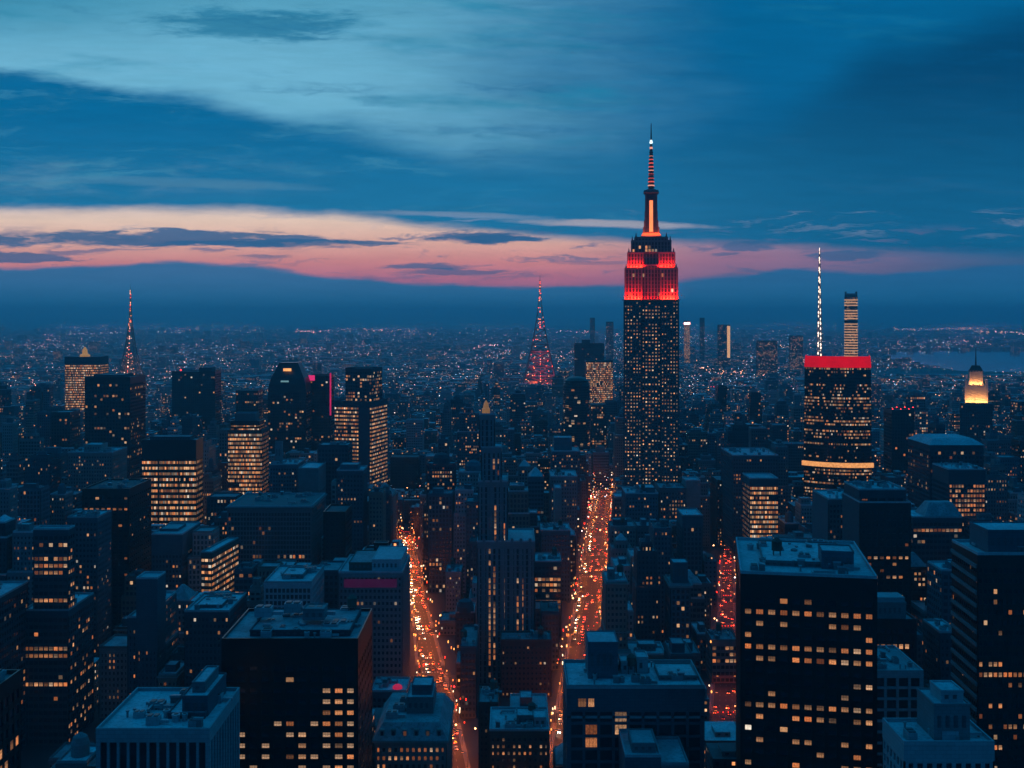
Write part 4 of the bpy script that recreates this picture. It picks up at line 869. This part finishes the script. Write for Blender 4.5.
f = MB(); zq0, zq1 = za+6, zat(199, D)
f.hexa([(cx-2.0, yc-9.6, zq0), (cx+2.0, yc-9.6, zq0), (cx+2.0, yc-5, zq0), (cx-2.0, yc-5, zq0), (cx-1.8, yc-6.9, zq1), (cx+1.8, yc-6.9, zq1), (cx+1.8, yc-5, zq1), (cx-1.8, yc-5, zq1)], emit('mast_window_glow', (1, .24, .075), 1.5, var=.3, scale=.2)); f.build('mast_window', RT)
f = MB(); pr = [(3.0, zm+5.5), (2.8, zat(178, D)), (2.2, zat(160, D)), (1.5, zat(145, D)), (.9, zat(137, D)), (.35, zat(120, D))]
f.lathe(cx, yc, pr, 8, REDSTEEL)
for k in range(12): zz = zm+7+k*3.4; rr = 3.6-.13*k; f.lathe(cx, yc, [(rr, zz), (rr, zz+.9)], 8, REDSTEEL)
f.build('antenna', RT)
ar = emit('antenna_red', (1, .12, .08), .9); aw = emit('antenna_white', (1, .8, .7), 1.2); ac = emit('antenna_lamp', (.7, .95, 1), 1.6); ao = emit('antenna_pink', (1, .38, .25), 1.0)
for k in range(9): f = MB(); zz = zm+8.6+k*4.0; rr = 3.5-.17*k; f.lathe(cx, yc, [(rr, zz), (rr, zz+1.2)], 8, ar if k % 4 else ao); f.build('light_ring', RT)
f = MB(); f.lathe(cx, yc, [(1.7, zat(152, D)), (1.5, zat(144, D))], 8, ao); f.build('light_ring', RT); f = MB(); f.lathe(cx, yc, [(1.1, zat(141, D)), (1.8, zat(139.5, D)), (1.1, zat(137, D))], 8, ac); f.build('beacon', RT)
RED = (1, .012, .004); RL = emit('red_flood_lens', (1, .05, .03), 1.5)
flood(RT, cx-8, cx+8, yc-12.5, za+1.0, 9000, (1, .1, .03), 8, RL)
for a, b_ in ((-26.8, -10.4), (10.4, 26.8)): flood(RT, cx+a, cx+b_, 5.4, z1+.6, 74000, RED, 9, RL); flood(RT, cx+a*.89, cx+b_*.88, 8.8, z2+.7, 40000, RED, 9, RL)
flood(RT, cx-9.4, cx+9.4, 9.0, z1+.9, 3500, RED, 14, RL)
for sx in (-1, 1):
    l = area(RT, 'flood_light', (cx+sx*30.4, 26, z1+.6), (0, math.radians(180-sx*14) if sx > 0 else math.radians(180+14), 0), .5, 34, 40000, RED)
    f = MB(); f.box(cx+sx*30.4-.3, cx+sx*30.4+.3, 10, 42, z1, z1+.5, STEEL); f.build('floodlight', RT)
B.done()

# lattice masts
def lattice(px, py, D, ybase, w0, label, steel, lamps, n=14, pw=1.7, name='lattice_mast', lampr=1.5, flare=2.2, lampc=(1, .4, .12)):
    H = zat(py, D); x = xat(px, D); r = thing(name, label, 'tower', (x, D, 0)); f = MB()
    wid = lambda t: w0*((1-t)**flare)*.5+1.0
    prof = [(k/n)**.9 for k in range(n+1)]
    for k in range(n):
        za, zb_ = H*prof[k], H*prof[k+1]; a, b_ = wid(prof[k]), wid(prof[k+1]); th = max(.6, pw*(1-prof[k])*1.1)
        P0 = [(-a, -a), (a, -a), (a, a), (-a, a)]; P1 = [(-b_, -b_), (b_, -b_), (b_, b_), (-b_, b_)]
        for i in range(4):
            j = (i+1) % 4
            f.bar((*P0[i], za), (*P1[i], zb_), th, steel); f.bar((*P0[i], za), (*P1[j], zb_), th*.55, steel); f.bar((*P0[j], za), (*P1[i], zb_), th*.55, steel); f.bar((*P1[i], zb_), (*P1[j], zb_), th*.6, steel)
    f.build('lattice', r)
    for zt_ in (.34, .62): f = MB(); a = wid(zt_)+1.6; f.box(-a, a, -a, a, H*zt_, H*zt_+3, steel); f.build('platform', r)
    f = MB(); f.lathe(0, 0, [(.8, H*.98), (.25, H*1.06)], 6, steel); f.build('tip', r)
    g = random.Random(px); ms = []
    for m2 in lamps: q = MB(); q.octa(0, 0, 0, lampr, m2); ms.append(q.mesh('mast_lamp'))
    for k in range(90):
        t = g.random()**1.5; a = wid(t); i = g.randrange(4); sx, sy = ((-1, -1), (1, -1), (0, -1), (0, -1))[i]
        link('mast_lamp', g.choice(ms), r, (sx*a*g.uniform(.3, 1), sy*a-.6, H*t)).scale = (g.uniform(.5, 1.0),)*3
    for zz_, e_ in ((H*.03, 120000), (H*.3, 60000)):
        l = bpy.data.lights.new('mast_floodlight', 'POINT'); l.energy = e_*1.8; l.color = lampc; l.shadow_soft_size = 2
        o = bpy.data.objects.new('mast_floodlight', l); COL.objects.link(o); o.parent = r; o.location = (0, 0, zz_+14)
    BOX.append((x-w0/2, x+w0/2, D-w0/2, D+w0/2, H, None)); PROT.append((px-11, px+11, ybase, D))
    return r
dimr = emit('mast_red', (1, .08, .04), 5); dimo = emit('mast_orange', (1, .3, .1), 5); dimw = emit('mast_white', (1, .6, .4), 5)
lattice(130.5, 290, 3200, 372, 84, 'slender lattice mast with amber and white lamps behind the speckled black tower', M['tan'], [dimo, dimw, dimr], name='broadcast_mast')
lattice(540, 280, 3600, 384, 116, 'red lattice tower flaring to a wide base on the far plain', REDSTEEL, [dimr, dimr, dimo], name='lattice_tower', lampr=2.0, flare=1.7, lampc=(1, .12, .04))

# ------------------------------------------------------------------ the rest of the near blocks
for k in range(3):
    lo, hi = ((600, 1160), (600, 1480), (640, 1090))[k]
    D = lo
    while D < hi:
        py = HZ+CAMZ*F/D; c_ = 512+avx(k, D)*F/D; w = rw(k, D)*F/D
        PROT.append((c_-w*.85, c_+w*.85, py, D)); D += 18
PROT.append((846, 1100, 374, 4900)); PROT.append((690, 800, 352, 3600))
PR = np.array(PROT)
def limit(px0, px1, D, dep, x0, x1):
    m_ = (PR[:, 0] < px1) & (PR[:, 1] > px0) & (PR[:, 3] > D+2)
    return CAMZ-((PR[m_, 2].max()-HZ) if m_.any() else -30)*(D+dep)/F if m_.any() else 400.0
def free(x0, x1, y0, y1, pad=1.5):
    for b_ in BOX:
        if x0-pad < b_[1] and x1+pad > b_[0] and y0-pad < b_[3] and y1+pad > b_[2]: return False
    for k, a in enumerate(AV):
        if y1 > a[3] and y0 < a[4]:
            xm0 = min(avx(k, y0), avx(k, y1))-sw(k, y0); xm1 = max(avx(k, y0), avx(k, y1))+sw(k, y0)
            if x0 < xm1 and x1 > xm0: return False
    return True
rng = random.Random(11)
cand = []
y = 452; row = 0
while y < 2700:
    near = y < 1120
    dep = rng.uniform(24, 32) if near else rng.uniform(18, 28)
    lim = y*.49+70; x = -lim
    while x < lim:
        w = rng.choice((11, 13, 15, 17, 19, 22, 26)) if near else rng.choice((10, 13, 16, 20, 26, 34))
        w *= rng.uniform(.9, 1.15); d2 = dep*rng.uniform(.72, 1.0); y0 = y+rng.uniform(0, 2)
        for tr in range(3):
            if free(x, x+w, y0, y0+d2, .6): break
            w *= .62
        else:
            x += 6; continue
        if w < 8: x += 5; continue
        px0, px1 = 512+min(x/y0, x/(y0+d2))*F, 512+max((x+w)/y0, (x+w)/(y0+d2))*F
        L = limit(px0, px1, y0, d2, x, x+w)
        floor_ = CAMZ-448*y0/F
        q = rng.random()
        if y < 640: h = max(rng.uniform(22, 62), floor_+rng.uniform(0, 25))
        elif y < 1120: h = rng.uniform(22, 60) if q < .6 else rng.uniform(58, 105)
        else: h = rng.uniform(16, 54) if q < .74 else (rng.uniform(50, 88) if q < .95 else rng.uniform(85, 118))
        if y > 1900: h *= .7
        h = min(h, L-1.5)
        if h < 8: x += w+rng.uniform(.5, 2); continue
        cand.append(dict(x0=x, x1=x+w, y0=y0, y1=y0+d2, h=h, cap=L-1.5)); x += w+(rng.uniform(.3, 1.2) if rng.random() < .8 else rng.uniform(3, 9))
    y += dep+2+(16 if row % 2 else 1.5); row += 1

# how much of each shows in the photograph's view: a small item buffer
GW, GH = 512, 384; buf = -np.ones((GH, GW), dtype=np.int32)
items = [((b_[0], b_[1], b_[2], b_[3], b_[4]), -2) for b_ in BOX]+[((c_['x0'], c_['x1'], c_['y0'], c_['y1'], c_['h']), k) for k, c_ in enumerate(cand)]
items.sort(key=lambda t: -t[0][2])
for (x0, x1, y0, y1, h), idn in items:
    pts = []
    for yy in (y0, y1):
        for xx in (x0, x1):
            for zz in (0, h): pts.append(((512+xx*F/yy)/2, (HZ+(CAMZ-zz)*F/yy)/2))
    P_ = sorted(pts)
    def half(pp):
        o = []
        for p in pp:
            while len(o) > 1 and (o[-1][0]-o[-2][0])*(p[1]-o[-2][1])-(o[-1][1]-o[-2][1])*(p[0]-o[-2][0]) <= 0: o.pop()
            o.append(p)
        return o
    hull = half(P_)[:-1]+half(P_[::-1])[:-1]
    xa = max(0, int(min(p[0] for p in pts))); xb = min(GW, int(max(p[0] for p in pts))+2); ya = max(0, int(min(p[1] for p in pts))); yb = min(GH, int(max(p[1] for p in pts))+2)
    if xa >= xb or ya >= yb: continue
    gx, gy = np.meshgrid(np.arange(xa, xb)+.5, np.arange(ya, yb)+.5); ins = np.ones(gx.shape, bool)
    for i in range(len(hull)):
        (ax, ay), (bx, by) = hull[i], hull[(i+1) % len(hull)]
        ins &= (bx-ax)*(gy-ay)-(by-ay)*(gx-ax) >= 0
    buf[ya:yb, xa:xb][ins] = idn
cnt = np.bincount(buf[buf >= 0].ravel(), minlength=len(cand))
ys, xs = np.nonzero(buf >= 0); sx_ = np.bincount(buf[ys, xs], weights=xs, minlength=len(cand)); sy_ = np.bincount(buf[ys, xs], weights=ys, minlength=len(cand))
order = np.argsort(-cnt)
N_OWN = 300-len(NICK)-38
own = [int(k) for k in order[:N_OWN] if cnt[k] >= 12]
own_set = set(own)

# labels: own look first, then the named building it stands by
used = set()
SIZE = lambda h, w: 'squat' if h < 22 else ('low' if h < 34 else ('mid-rise' if h < 55 else ('slim high' if w < 16 else 'tall')))
def relation(px, py, D, n_):
    nk, nx_, ny_, nD = n_
    if abs(px-nx_) < 26: return ('just before ' if D < nD else 'just behind ')+nk
    return ('beside ' if abs(px-nx_) < 60 else ('left of ' if px < nx_ else 'right of '))+nk
def make_label(desc, px, py, D, feats):
    near = sorted(NICK, key=lambda n_: (n_[1]-px)**2+(n_[2]-py)**2*1.5+((n_[3]-D)*.12)**2)
    for n_ in near[:3]:
        for ft in feats:
            lab = '%s %s, %s' % (desc, ft, relation(px, py, D, n_))
            if lab not in used and len(lab.split()) <= 16: used.add(lab); return lab
    for n_ in near:
        for m2 in near[1:5]:
            if n_ is m2: continue
            lab = '%s between %s and %s' % (desc, n_[0], m2[0])
            if lab not in used and len(lab.split()) <= 16: used.add(lab); return lab
    lab = '%s standing %s' % (desc, near[0][0]); used.add(lab); return lab

WK = ['limestone', 'brick', 'redbrick', 'concrete', 'slate', 'tan', 'granite', 'blue', 'bronze', 'white']
LITW = {'dark': 'almost unlit', 'some': 'dotted with lit windows', 'many': 'full of lit windows', 'rows': 'crossed by lit rows'}
def near_block(c_, k):
    g = random.Random(k*31+7); w = c_['x1']-c_['x0']; dep = c_['y1']-c_['y0']; h = c_['h']; hw = w/2
    wall = g.choices(WK, (4, 1.5, .7, 4, 4, 1.5, 4, 5, 2, 1.5))[0]; gl = g.choices(('dark', 'some', 'many', 'rows'), (5, 7, 1.0, 1.8))[0]
    stl = ST[g.choice(('stonegrid', 'brickgrid', 'granite', 'bluegrid', 'greybands', 'tangrid', 'stonefins', 'darkgrid'))]
    px = sx_[k]/max(1, cnt[k])*2; py = sy_[k]/max(1, cnt[k])*2
    kind = 'house' if h < 22 else ('office_block' if stl[5] > 1.7 else 'apartment_block')
    feats = []; tank = False; step = h > 34 and w > 13 and g.random() < .7; ph = g.random() < .75
    if step: feats.append('with stepped-back upper storeys')
    if not step and (wall in ('brick', 'redbrick', 'tan', 'limestone')) and g.random() < .6: tank = True; feats.append('with a rooftop water tank')
    if ph: feats.append('with a rooftop hut')
    feats.append(LITW[gl]); feats.append('with flat roof')
    desc = '%s %s block' % (SIZE(h, w), WALL[wall][1])
    lab = make_label(desc, px, py, c_['y0'], feats)
    cx, y0 = (c_['x0']+c_['x1'])/2, c_['y0']
    r = thing(kind, lab, 'building', (cx, y0, 0), 0, 'city blocks of the middle distance')
    Wm, Gm = MB(), MB(); rk = g.choice((0, 0, 1, 1, 2)); zt = h
    if step:
        z1 = h*g.uniform(.6, .82); ins = g.uniform(.1, .2)
        tier(Wm, Gm, -hw, hw, 0, dep, 0, z1, stl, 1.6, gl, wall=wall); roof_on(r, -hw, hw, 0, dep, z1+.05, wall, rk)
        a, b_ = hw*(1-ins), dep*ins; tier(Wm, Gm, -a, a, b_, dep-b_*.5, z1, h, stl, 1.6, gl, 30, wall=wall); roof_on(r, -a, a, b_, dep-b_*.5, h+.05, wall, rk)
        rx, ry0, ry1 = a, b_, dep-b_*.5
        if h > 50 and g.random() < .6:
            a2, c2, d2 = a*g.uniform(.5, .75), b_+(ry1-ry0)*.15, ry1-(ry1-ry0)*.2; h2 = h+g.uniform(4, 9)
            if h2 < c_['cap']: tier(Wm, Gm, -a2, a2, c2, d2, h, h2, stl, 1.4, gl, 60, wall=wall); roof_on(r, -a2, a2, c2, d2, h2+.05, wall, rk); h = h2; rx, ry0, ry1 = a2, c2, d2
    else:
        tier(Wm, Gm, -hw, hw, 0, dep, 0, h, stl, g.uniform(1, 3), gl, wall=wall); roof_on(r, -hw, hw, 0, dep, h+.05, wall, rk); rx, ry0, ry1 = hw, 0, dep
    if wall in ('limestone', 'brick', 'tan', 'redbrick') and g.random() < .7:
        co = MB(); zc = z1 if step else h
        for q in (zc-1.2, zc*.62): co = MB(); co.box(-hw-.9, hw+.9, -.9, dep+.9, q, q+.7, M['limestone']); co.build('cornice', r)
    q = g.random()
    if q < .1 and w < 22:
        pr_ = MB(); pr_.frustum(0, (ry0+ry1)/2, rx*.96, (ry1-ry0)*.48, h+.1, rx*.12, (ry1-ry0)*.1, h+min(14, rx*1.1), ROOF[g.choice((0, 1))]); pr_.build('pyramid_roof', r); ph = tank = False
    elif q < .17:
        pr_ = MB(); pr_.lathe(0, (ry0+ry1)/2, [(rx*.6, h), (rx*.6, h+5), (rx*.45, h+8), (rx*.1, h+9.5)], 14, M[g.choice((wall, 'blue'))]); pr_.build('drum', r); ph = tank = False
    elif q < .3:
        pr_ = MB(); xx = g.uniform(-.5, .5)*rx; pr_.lathe(xx, (ry0+ry1)/2, [(.3, h), (.08, h+g.uniform(9, 18))], 5, STEEL); pr_.build('mast', r)
    Wm.build('wall', r); Gm.build('glazing', r, kind='stuff')
    if ph:
        a = rx*g.uniform(.3, .6); ox = g.uniform(-1, 1)*(rx-a-1); d0 = ry0+(ry1-ry0)*g.uniform(.15, .4)
        penthouse(r, ox-a, ox+a, d0, d0+(ry1-ry0)*g.uniform(.25, .5), h, g.uniform(2.8, 6), g.choice((wall, 'concrete', 'blue')), rk)
    if tank: link('water_tank', shared('tank', _tank), r, (g.uniform(-.6, .6)*rx, ry0+(ry1-ry0)*g.uniform(.15, .8), h))
    if cnt[k] > 150:
        for q in range(g.randint(1, 3)):
            o = link('air_handler', shared('ahu', _ahu), r, (g.uniform(-.7, .7)*rx, ry0+(ry1-ry0)*g.uniform(.12, .85), h)); o.scale = (g.uniform(.6, 1),)*3
for k in own: near_block(cand[k], k)

# everything farther: one mass of blocks, streets and lights
mass = MB(); g = random.Random(77)
KEYS = [(w_, l_) for w_ in ('limestone', 'brick', 'concrete', 'slate', 'blue', 'granite') for l_ in ('dark', 'some')]+[('slate', 'many'), ('brick', 'many')]
def simple(x0, x1, y0, y1, z0, z1, key, sd):
    gm = small(*key); nx = max(1, round((x1-x0)/3.4)); ny = max(1, round((y1-y0)/3.4)); nz = max(1, round((z1-z0)/3.7))
    for p, q, n, o in (((x0, y0), (x1, y0), nx, 0), ((x1, y0), (x1, y1), ny, 1), ((x1, y1), (x0, y1), nx, 2), ((x0, y1), (x0, y0), ny, 3)):
        a = sd*400.0+100*o
        mass.face([(*p, z0), (*q, z0), (*q, z1), (*p, z1)], gm, [(a, 0), (a+n, 0), (a+n, nz), (a, nz)])
    mass.face([(x0, y0, z1), (x1, y0, z1), (x1, y1, z1), (x0, y1, z1)], ROOF[sd % 3])
for k, c_ in enumerate(cand):
    if k in own_set: continue
    x0, x1, y0, y1, h = c_['x0'], c_['x1'], c_['y0'], c_['y1'], c_['h']; key = g.choice(KEYS); sd = g.randrange(60)
    if h > 45 and g.random() < .5:
        z = h*.7; simple(x0, x1, y0, y1, 0, z, key, sd); i = (x1-x0)*.14; simple(x0+i, x1-i, y0+i, y1-i, z, h, key, sd)
    else: simple(x0, x1, y0, y1, 0, h, key, sd)
    i = (x1-x0)*g.uniform(.2, .35); simple(x0+i, x1-i, y0+i*.8, y0+i*.8+(y1-y0)*.4, h, h+g.uniform(2, 5), ('concrete', 'dark'), sd)
y = 2720
while y < 16500:
    pit = 22+y*.0058; lim = y*.49+150; x = -lim
    while x < lim:
        w = pit*g.uniform(.45, .95); d2 = pit*g.uniform(.5, .9); y0 = y+g.uniform(-.25, .25)*pit; q = g.random()
        h = g.uniform(6, 17) if q < .86 else (g.uniform(16, 30) if q < .992 else g.uniform(35, 75))
        px = 512+(x+w/2)*F/y0
        m_ = (PR[:, 0] < px+3) & (PR[:, 1] > px-3) & (PR[:, 3] > y0+2)
        if m_.any(): h = min(h, CAMZ-(PR[m_, 2].max()-HZ)*(y0+d2)/F)
        if h > 4 and not in_river(x, y0) and not in_river(x+w, y0+d2): simple(x, x+w, y0, y0+d2, 0, h, g.choice(KEYS), g.randrange(60))
        x += pit*g.uniform(.9, 1.25)
    y += pit*1.05
mass.build('distant_city', None, kind='stuff', label='mass of far city blocks spreading over the plain to the horizon', category='city')

lights = MB(); g = random.Random(8)
def spot(x, y, z, m2, r): lights.octa(x, y, z, r, m2)
PAL = [E_WARM]*4+[E_PINK]*6+[E_WHITE]*3+[E_COOL]*4
FARL = {}
n = 0
while n < 17000:                                           # evenly over the picture's far plain: denser towards the horizon
    py = 322+abs(g.gauss(0, 1))*g.choice((26, 50)) if n < 12000 else g.uniform(345, 520); px = g.uniform(-40, 1064)
    if py > 540: continue
    D = CAMZ*F/(py-HZ); x = xat(px, D)
    if D < 1150 or in_river(x, D): continue
    cl = math.sin(px*.021+py*.13)+math.sin(px*.007-py*.31+2)+math.sin(px*.043+py*.07)
    if cl < g.uniform(-1.6, 2.4): continue
    spot(x, D, g.uniform(6, 22), g.choice(PAL), (.27+D*.00014)*g.choice((.35, .5, .6, .8, 1.3))); n += 1
for (pa, ya, pb, yb, nn, pal) in [(880, 331, 985, 329, 90, [E_PINK, E_WHITE, E_WARM]), (975, 333, 1030, 335, 130, [E_PINK, E_WHITE, E_WARM]), (960, 343, 1024, 345, 16, [E_PINK]), (930, 342, 945, 344, 14, [E_WHITE]), (40, 336, 120, 334, 70, [E_PINK, E_WHITE]), (295, 333, 345, 331, 70, [E_PINK]), (345, 330, 470, 336, 70, [E_PINK, E_WARM]), (130, 333, 260, 331, 50, [E_WARM, E_WHITE]),
                                  (640, 420, 700, 428, 40, [E_COOL]), (760, 345, 800, 350, 40, [E_WARM]), (700, 372, 745, 376, 40, [E_PINK, E_WARM]), (560, 332, 620, 335, 60, [E_PINK]), (470, 350, 500, 346, 40, [E_PINK])]:
    for k in range(nn):
        t = g.random(); py = ya+(yb-ya)*t+g.gauss(0, .8); px = pa+(pb-pa)*t+g.gauss(0, 2)
        if py < 323: continue
        D = CAMZ*F/(py-HZ); spot(xat(px, D), D, g.uniform(8, 20), g.choice(pal), (.35+D*.00022)*(1+D/30000)*g.uniform(.5, 1.2))
for yy in range(540, 3600, 70):                          # cross streets seen down the gaps
    for k in range(int(yy*.05)):
        x = g.uniform(-.5, .5)*yy; spot(x, yy+g.uniform(-6, 6), g.uniform(4, 9), g.choice([E_WARM, E_WARM, E_RED, E_WHITE]), .55*g.uniform(.6, 1.2)+yy*.00018)
lights.build('distant_lights', None, kind='stuff', label='countless lit street and window lights scattered over the far city', category='lights')

# ------------------------------------------------------------------ street lamps and traffic
AVN = ('first', 'middle', 'third')
lm = MB(); lm.bar((0, 0, 0), (0, 0, 8.6), .12, STEEL); lm.bar((0, 0, 8.5), (2.4, 0, 9.1), .08, STEEL); lpole = lm.mesh('pole')
lm = MB(); lm.frustum(2.6, 0, .8, .4, 8.8, .5, .25, 9.25, STEEL); lm.box(1.95, 3.25, -.35, .35, 8.68, 8.8, E_STREET); lhead = lm.mesh('lamp_head')
pl = bpy.data.lights.new('street_lamp_light', 'SPOT'); pl.spot_size = math.radians(164); pl.spot_blend = .35; pl.energy = 5200; pl.color = (1, .17, .004)
plg = bpy.data.lights.new('street_lamp_glow', 'POINT'); plg.energy = 1500; plg.color = (1, .17, .004); plg.shadow_soft_size = .4
pl3 = pl.copy(); pl3.energy = 1800; pl3.color = (1, .09, .01); pl.shadow_soft_size = .35
for k in range(3):
    D = AV[k][3]+8; q = 0
    while D < AV[k][4]-10:
        for sd in (-1, 1):
            if k == 2 and 690 < D < 732: continue
            x = avx(k, D)+sd*(rw(k, D)+.7)
            r = thing('street_lamp', 'street lamp with a curved arm glowing orange over the kerb of the %s avenue' % AVN[k], 'street lamp', (x, D, .14), 0 if sd < 0 else math.pi, 'street lamps of the %s avenue' % AVN[k])
            link('pole', lpole, r); link('lamp_head', lhead, r)
            l = bpy.data.objects.new('street_lamp_light', pl if k < 2 else pl3); COL.objects.link(l); l.parent = r; l.location = (2.6, 0, 8.3)
            if k < 2: l = bpy.data.objects.new('street_lamp_light', plg); COL.objects.link(l); l.parent = r; l.location = (2.6, 0, 8.45)
        D += 30
CAR = [surf('car_paint_%s' % n_, c_, .3, .1, 1.0, .2) for n_, c_ in (('black', (.02, .02, .022)), ('silver', (.35, .36, .37)), ('white', (.6, .6, .6)), ('yellow', (.6, .36, .03)), ('blue', (.03, .06, .15)))]
TYRE = surf('rubber', (.02, .02, .02), .8); CGL = surf('car_glass', (.015, .018, .02), .1)
def car_meshes(paint):
    b = MB(); b.frustum(0, 0, .9, 2.2, .35, .88, 2.15, .85, paint); b.frustum(0, .1, .78, 1.25, .85, .62, .75, 1.42, CGL); b.box(-.6, .6, -.62, .82, 1.421, 1.46, paint)
    for sx in (-.78, .78):
        for sy in (-1.35, 1.35):
            n_ = 10; ring = [(sy+.33*math.cos(2*math.pi*i/n_), .34+.33*math.sin(2*math.pi*i/n_)) for i in range(n_)]
            for i in range(n_): (ya, za), (yb, zb_) = ring[i], ring[(i+1) % n_]; b.face([(sx-.12, ya, za), (sx+.12, ya, za), (sx+.12, yb, zb_), (sx-.12, yb, zb_)], TYRE)
            b.face([(sx+math.copysign(.12, sx), y_, z_) for y_, z_ in ring], TYRE)
    return b.mesh('body')
bodies = [car_meshes(p) for p in CAR]
h_ = MB(); h_.box(-.24, .24, -.05, .05, -.13, .13, E_HEAD); headm = h_.mesh('headlight'); h_ = MB(); h_.box(-.26, .26, -.05, .05, -.14, .14, E_TAIL); tailm = h_.mesh('tail_light')
g = random.Random(21); spots = []
for k, (lo, hi) in enumerate(((585, 1170), (585, 1485), (600, 1095))):
    for li in range(4):
        D = lo+g.uniform(0, 8)
        while D < hi:
            if k == 2 and 690 < D < 732: D += 7; continue
            if math.sin(D*.061+k*2.1+li*.7)+math.sin(D*.023+li*1.7) < g.uniform(-1.2, 1.0): D += 7; continue
            w_ = rw(k, D); lane = w_*(-.75+.5*li); away = (lane > 0) if k == 0 else (lane > -w_*.4 if k == 1 else True)
            spots.append((D, k, lane, away)); D += g.choice((6.2, 6.8, 7.5, 9, 13, 24)) if k < 2 else g.choice((10, 16, 26, 44))
spots.sort()
far = MB()
for q, (D, k, lane, away) in enumerate(spots):
    x = avx(k, D)+lane+g.uniform(-1.1, 1.1); ang = -math.atan(AV[k][1])
    if q < 300:
        if away: lab, grp = 'car showing red tail lights in the traffic on the %s avenue' % AVN[k], 'cars heading away on the %s avenue' % AVN[k]
        else: lab, grp = 'car with white headlights coming down the %s avenue' % AVN[k], 'cars coming on along the %s avenue' % AVN[k]
        r = thing('car', lab, 'car', (x, D, .008), ang, grp)
        link('body', g.choice(bodies), r)
        for sx in (-.6, .6): link('tail_light' if away else 'headlight', tailm if away else headm, r, (sx, -2.24, .68))
    else:
        far.frustum(x, D, .9, 2.2, .25, .88, 2.1, .85, g.choice(CAR)); far.frustum(x, D, .75, 1.2, .852, .6, .8, 1.45, CGL)
        for sx in (-.6, .6): far.box(x+sx-.27, x+sx+.27, D-2.27, D-2.2, .5, .84, E_TAIL if away else E_HEAD)
far.build('traffic', None, kind='stuff', label='stream of small distant cars farther up the avenues', category='traffic')

# shop fronts, signs and signals along the kerbs
SIGN = [emit('sign_orange', (1, .22, .04), 2.6), emit('sign_red', (1, .03, .01), 3.0), emit('sign_amber', (1, .38, .08), 3.0), emit('sign_white', (1, .7, .42), 3.0)]
sg = MB()
for k in range(3):
    D = AV[k][3]+4
    while D < AV[k][4]:
        for sd in (-1, 1):
            if g.random() < (.62 if k < 2 else .25):
                x = avx(k, D)+sd*(sw(k, D)+g.uniform(-1.6, .3)); z = g.uniform(2.6, 9) if g.random() < .6 else g.uniform(9, 30); w = g.uniform(.3, 1.2)
                sg.box(x-.25, x+.25, D-w, D+w, z, z+g.uniform(.4, 1.3), g.choice(SIGN))
        D += g.uniform(1.5, 9)
    D = AV[k][3]+74
    while D < AV[k][4]-20:
        for o in (-.6, -.2, .2, .6):
            for q in range(2): x = avx(k, D)+o*rw(k, D); sg.box(x-.2, x+.2, D-.2, D+.2, 5.4, 5.9, SIGN[1] if k != 1 else SIGN[g.choice((1, 1, 2))]); break
        D += 88
sg.build('shop_signs', None, kind='stuff', label='scattered glowing shop signs and signals lining the three avenues', category='signs')

# ------------------------------------------------------------------ the air
hz = MB(); hzm = bpy.data.materials.new('haze_air'); hzm.use_nodes = True; hn = hzm.node_tree.nodes; hn.clear()
pv = hn.new('ShaderNodeVolumePrincipled'); ho = hn.new('ShaderNodeOutputMaterial'); hzm.node_tree.links.new(pv.outputs[0], ho.inputs['Volume'])
pv.inputs['Color'].default_value = (.3, .86, 1, 1); pv.inputs['Density'].default_value = 1.0e-4; pv.inputs['Anisotropy'].default_value = 0.4
hz.box(-31000, 31000, -900, 47000, -7, 470, hzm); hz.build('haze', None, kind='stuff')
